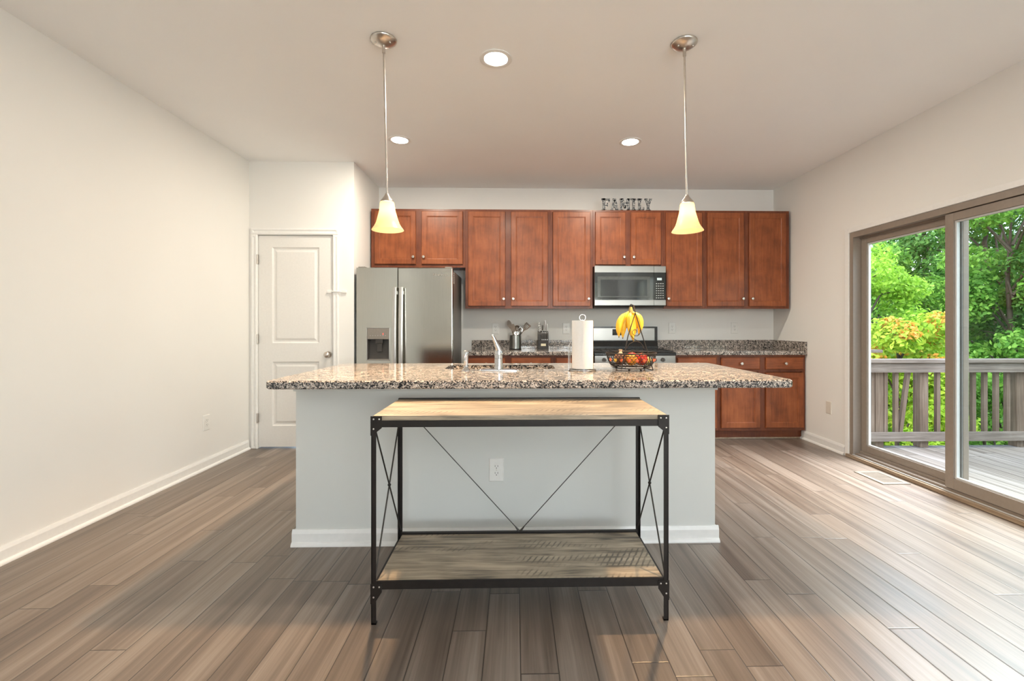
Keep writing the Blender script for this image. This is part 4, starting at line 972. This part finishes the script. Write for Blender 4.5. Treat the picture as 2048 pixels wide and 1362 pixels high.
downlight(-.974, 3.89, 'lit recessed ceiling light beside the left pendant rod')
downlight(.987, 3.885, 'lit recessed ceiling light beside the right pendant rod')

# ------------------------------------------------------------ outside: deck, railings, trees
struct('deck', box(BM(), XR + .145, 6.6, -1, 4.80, -.15, -.11), M['deck'], 'weathered grey deck outside the sliding door', base=(0, 0, 0))['kind'] = 'structure'
struct('ground', box(BM(), -30, 70, -30, 80, -3.2, -3.0), M['lawn'], 'green ground below the deck')
t = thing('deck_railing', (4.8, 4.70, -.11), 'weathered wooden deck railing straight across the sliding door view', 'railing')
ry = 4.70; r0, r1 = XR + .15, 6.5
q = BM(); box(q, r0, r1, ry - .045, ry + .10, .786, .822, .004); obj('cap_board', q, M['railx'], t)
q = BM(); box(q, r0, r1, ry - .02, ry + .018, .684, .7855, .003); obj('top_rail', q, M['railx'], t)
q = BM(); box(q, r0, r1, ry - .02, ry + .018, -.036, .057, .003); obj('bottom_rail', q, M['railx'], t)
for px_ in (3.835, 4.315, 5.36, 6.4):
    q = BM(); box(q, px_ - .045, px_ + .045, ry + .0185, ry + .108, -.1095, .7858, .004); obj('post', q, M['railz'], t)
for bx_, dx in ((3.69, 0), (3.765, 0), (3.905, 0), (4.02, 0), (4.055, .11), (4.47, 0), (4.60, 0), (4.735, 0), (4.855, 0), (4.98, 0), (5.105, 0), (5.225, 0), (5.49, 0), (5.62, 0), (5.75, 0)):
    q = BM(); yy = ry + .0185
    prism(q, [(bx_ - .019, -.03), (bx_ + .019, -.03), (bx_ + .019 + dx, .78), (bx_ - .019 + dx, .78)], yy, yy + .036, 'y'); obj('baluster', q, M['railz'], t)
t = thing('stair_railing', (3.7, 5.75, -.11), 'short weathered wooden railing behind the left end of the deck railing', 'railing')
q = BM(); box(q, 3.2, 4.66, 5.68, 5.82, .83, .866, .004); obj('cap_board', q, M['railx'], t)
q = BM(); box(q, 3.2, 4.42, 5.72, 5.758, .79, .8295, .003); obj('top_rail', q, M['railx'], t)
q = BM(); box(q, 3.2, 4.42, 5.72, 5.758, .13, .22, .003); obj('middle_rail', q, M['railx'], t)
q = BM(); box(q, 3.2, 4.42, 5.72, 5.758, -.16, -.02, .003); obj('stringer', q, M['railx'], t)
for px_ in (3.4, 4.37):
    q = BM(); box(q, px_ - .045, px_ + .045, 5.7585, 5.848, -2.995, .8295); obj('post', q, M['railz'], t)

def leaves(name, cents, rads, n, size, mat, parent, seed, flat=.8, up=.4):
    n = int(n*2.7); size *= .53; rng = np.random.default_rng(seed); C = np.array(cents); Rr = np.array(rads)
    k = rng.choice(len(C), n, p=Rr**2/np.sum(Rr**2)); d = rng.normal(size=(n, 3)); d /= np.linalg.norm(d, axis=1)[:, None]
    rr = rng.uniform(.35, 1.0, n)**.6
    off = d * (Rr[k]*rr)[:, None]; off[:, 2] *= flat; P = C[k] + off
    nrm = d*.7 + rng.normal(size=(n, 3))*.55; nrm[:, 2] += up; nrm /= np.linalg.norm(nrm, axis=1)[:, None]
    a = np.cross(nrm, rng.normal(size=(n, 3))); a /= np.linalg.norm(a, axis=1)[:, None]; b_ = np.cross(nrm, a)
    s = (size*rng.uniform(.6, 1.3, n))[:, None]
    V = np.empty((n, 4, 3)); V[:, 0] = P - a*s; V[:, 1] = P - b_*s*.55 + nrm*s*.15; V[:, 2] = P + a*s; V[:, 3] = P + b_*s*.55 + nrm*s*.15
    V = V.reshape(-1, 3) - np.array(wpos(parent)); me = bpy.data.meshes.new(name)
    me.vertices.add(4*n); me.vertices.foreach_set('co', V.ravel().astype('f'))
    idx = np.arange(4*n).reshape(n, 4); f = np.concatenate([idx[:, [0, 1, 2]], idx[:, [0, 2, 3]]], 1).reshape(-1)
    me.loops.add(6*n); me.loops.foreach_set('vertex_index', f.astype('i')); me.polygons.add(2*n)
    me.polygons.foreach_set('loop_start', np.arange(0, 6*n, 3, dtype='i')); me.update(calc_edges=True); me.validate()
    me.materials.append(mat); o = bpy.data.objects.new(name, me); COL.objects.link(o); o.parent = parent; return o
GR = {'lime': leaf('lime_green_leaves', [(.16, .34, .03), (.26, .48, .05), (.38, .60, .09)], .5),
      'mid': leaf('mid_green_leaves', [(.07, .20, .028), (.14, .32, .05), (.23, .43, .08)], .45),
      'dark': leaf('dark_green_leaves', [(.035, .12, .025), (.075, .20, .04), (.13, .28, .065)], .4),
      'yell': leaf('yellow_green_leaves', [(.20, .38, .03), (.34, .52, .05), (.50, .60, .08)], .5),
      'oran': leaf('orange_new_leaves', [(.55, .24, .05), (.70, .36, .07), (.62, .45, .08)], .4)}
def tree(name, x, y, h, r, n, size, mat, seed, label, base=-3.0, low=.25, clumps=40, group='trees beyond the deck'):
    rnd = random.Random(seed); t = thing(name, (x, y, base), label, 'tree' if 'shrub' not in name else 'shrub', group)
    q = BM(); top = base + h; pts = [Vector((x, y, base)), Vector((x + rnd.uniform(-.15, .15), y + rnd.uniform(-.15, .15), base + h*.35)), Vector((x + rnd.uniform(-.3, .3), y + rnd.uniform(-.3, .3), base + h*.7)), Vector((x, y, top - .1*h))]
    tr = max(.013*h, .03); tube(q, pts, tr, 8, radii=[tr, tr*.75, tr*.45, tr*.15])
    cents, rads = [], []; z0, z1 = base + h*low, top
    for i in range(clumps):
        u = rnd.random(); z = z0 + (z1 - z0)*u; prof = math.sin(PI*(.12 + .80*u))**.7; a = rnd.uniform(0, 2*PI); rr = r*prof*rnd.uniform(.35, 1)
        c = (x + rr*math.cos(a), y + rr*math.sin(a), z); cents.append(c); rads.append(r*rnd.uniform(.2, .36)*(40/clumps)**.33)
        if i % 2 == 0:
            st = pts[1].lerp(pts[3], min(1, max(0, (z - .12*h - pts[1].z)/max(.1, pts[3].z - pts[1].z)))); tube(q, [st, st.lerp(Vector(c), .5) + Vector((0, 0, .05*h)), Vector(c)], tr*.2, 5, radii=[tr*.35, tr*.2, tr*.06])
    obj('trunk', q, M['bark'], t, 60)
    leaves('foliage', cents, rads, n, size, GR[mat], t, seed); return t, cents, rads
tree('leafy_tree', 6.2, 8.0, 5.5, 1.2, 8000, .075, 'lime', 3, 'bright lime green young tree just beyond the deck on the left', low=.1, clumps=70)
t, cs, rs = tree('leafy_shrub', 5.75, 6.7, 4.15, 1.05, 5200, .085, 'yell', 5, 'yellow-green shrub with orange tips right behind the deck railing', low=.2, clumps=34, group=None)
topc = sorted(zip(cs, rs), key=lambda p: -p[0][2])[:9]
leaves('new_growth', [(c[0], c[1] - .1, c[2] + r*.35) for c, r in topc], [r*.55 for c, r in topc], 420, .07, GR['oran'], t, 6)['label'] = 'orange new leaves at the branch tips'
tree('leafy_shrub', 7.6, 6.9, 3.5, 1.3, 5200, .085, 'mid', 8, 'low mid green shrub behind the deck railing on the right', low=.1, group=None)
tree('leafy_shrub', 4.6, 7.2, 2.9, 1.1, 3600, .08, 'yell', 9, 'low yellow-green shrub seen between the left balusters', low=.05, group=None)
specs = [  # x, y, height, radius, leaves, leaf size, colour, words
 (11.6, 10.4, 7.6, 1.8, 9500, .115, 'mid', 'mid green tree in the right glass panel, nearest of the tall trees'),
 (13.6, 10.2, 8.6, 2.1, 9500, .12, 'dark', 'dark green tree at the right edge of the view outside'),
 (8.6, 12.4, 7.2, 2.0, 2000, .11, 'mid', 'mid green tree rising behind the lime green young tree'),
 (11.2, 13.8, 6.4, 2.0, 7000, .13, 'mid', 'mid green tree behind the middle bar of the sliding door'),
 (14.6, 13.4, 9.6, 2.6, 9500, .14, 'dark', 'tall dark tree farthest right in the woods'),
 (12.8, 17.5, 6.9, 2.4, 3600, .15, 'mid', 'distant tree with sky gaps in the left glass panel'),
 (16.6, 18.0, 11.2, 3.0, 8500, .165, 'dark', 'distant dark tree at the back of the right glass panel'),
 (15.2, 23.0, 6.2, 3.0, 6000, .19, 'dark', 'dark tree at the far back left of the woods'),
 (21.0, 22.0, 12.4, 3.6, 7500, .20, 'dark', 'dark tree at the far back right of the woods'),
 (18.8, 24.5, 6.8, 3.0, 7000, .20, 'mid', 'lower green tree between the far back trees')]
for i, (x, y, h, r, n, s, mt, lb) in enumerate(specs): tree('leafy_tree', x, y, h, r, n, s, mt, 20 + i, lb, low=.12, clumps=60)

t = tag(bpy.data.objects.new('woodland', None), 'hazy line of distant woods along the far edge of the ground', 'woods', None, 'stuff'); COL.objects.link(t); t.location = (27, 8, -3)
rnd = random.Random(77); cs, rs = [], []
for k in range(150):
    y = rnd.uniform(-16, 34); top = 6.5 if y < 9 else 1.2
    cs.append((27 + rnd.uniform(-2.5, 4), y, rnd.uniform(-3, top))); rs.append(rnd.uniform(1.2, 2.2))
leaves('foliage', cs, rs, 11000, .38, GR['dark'], t, 91)
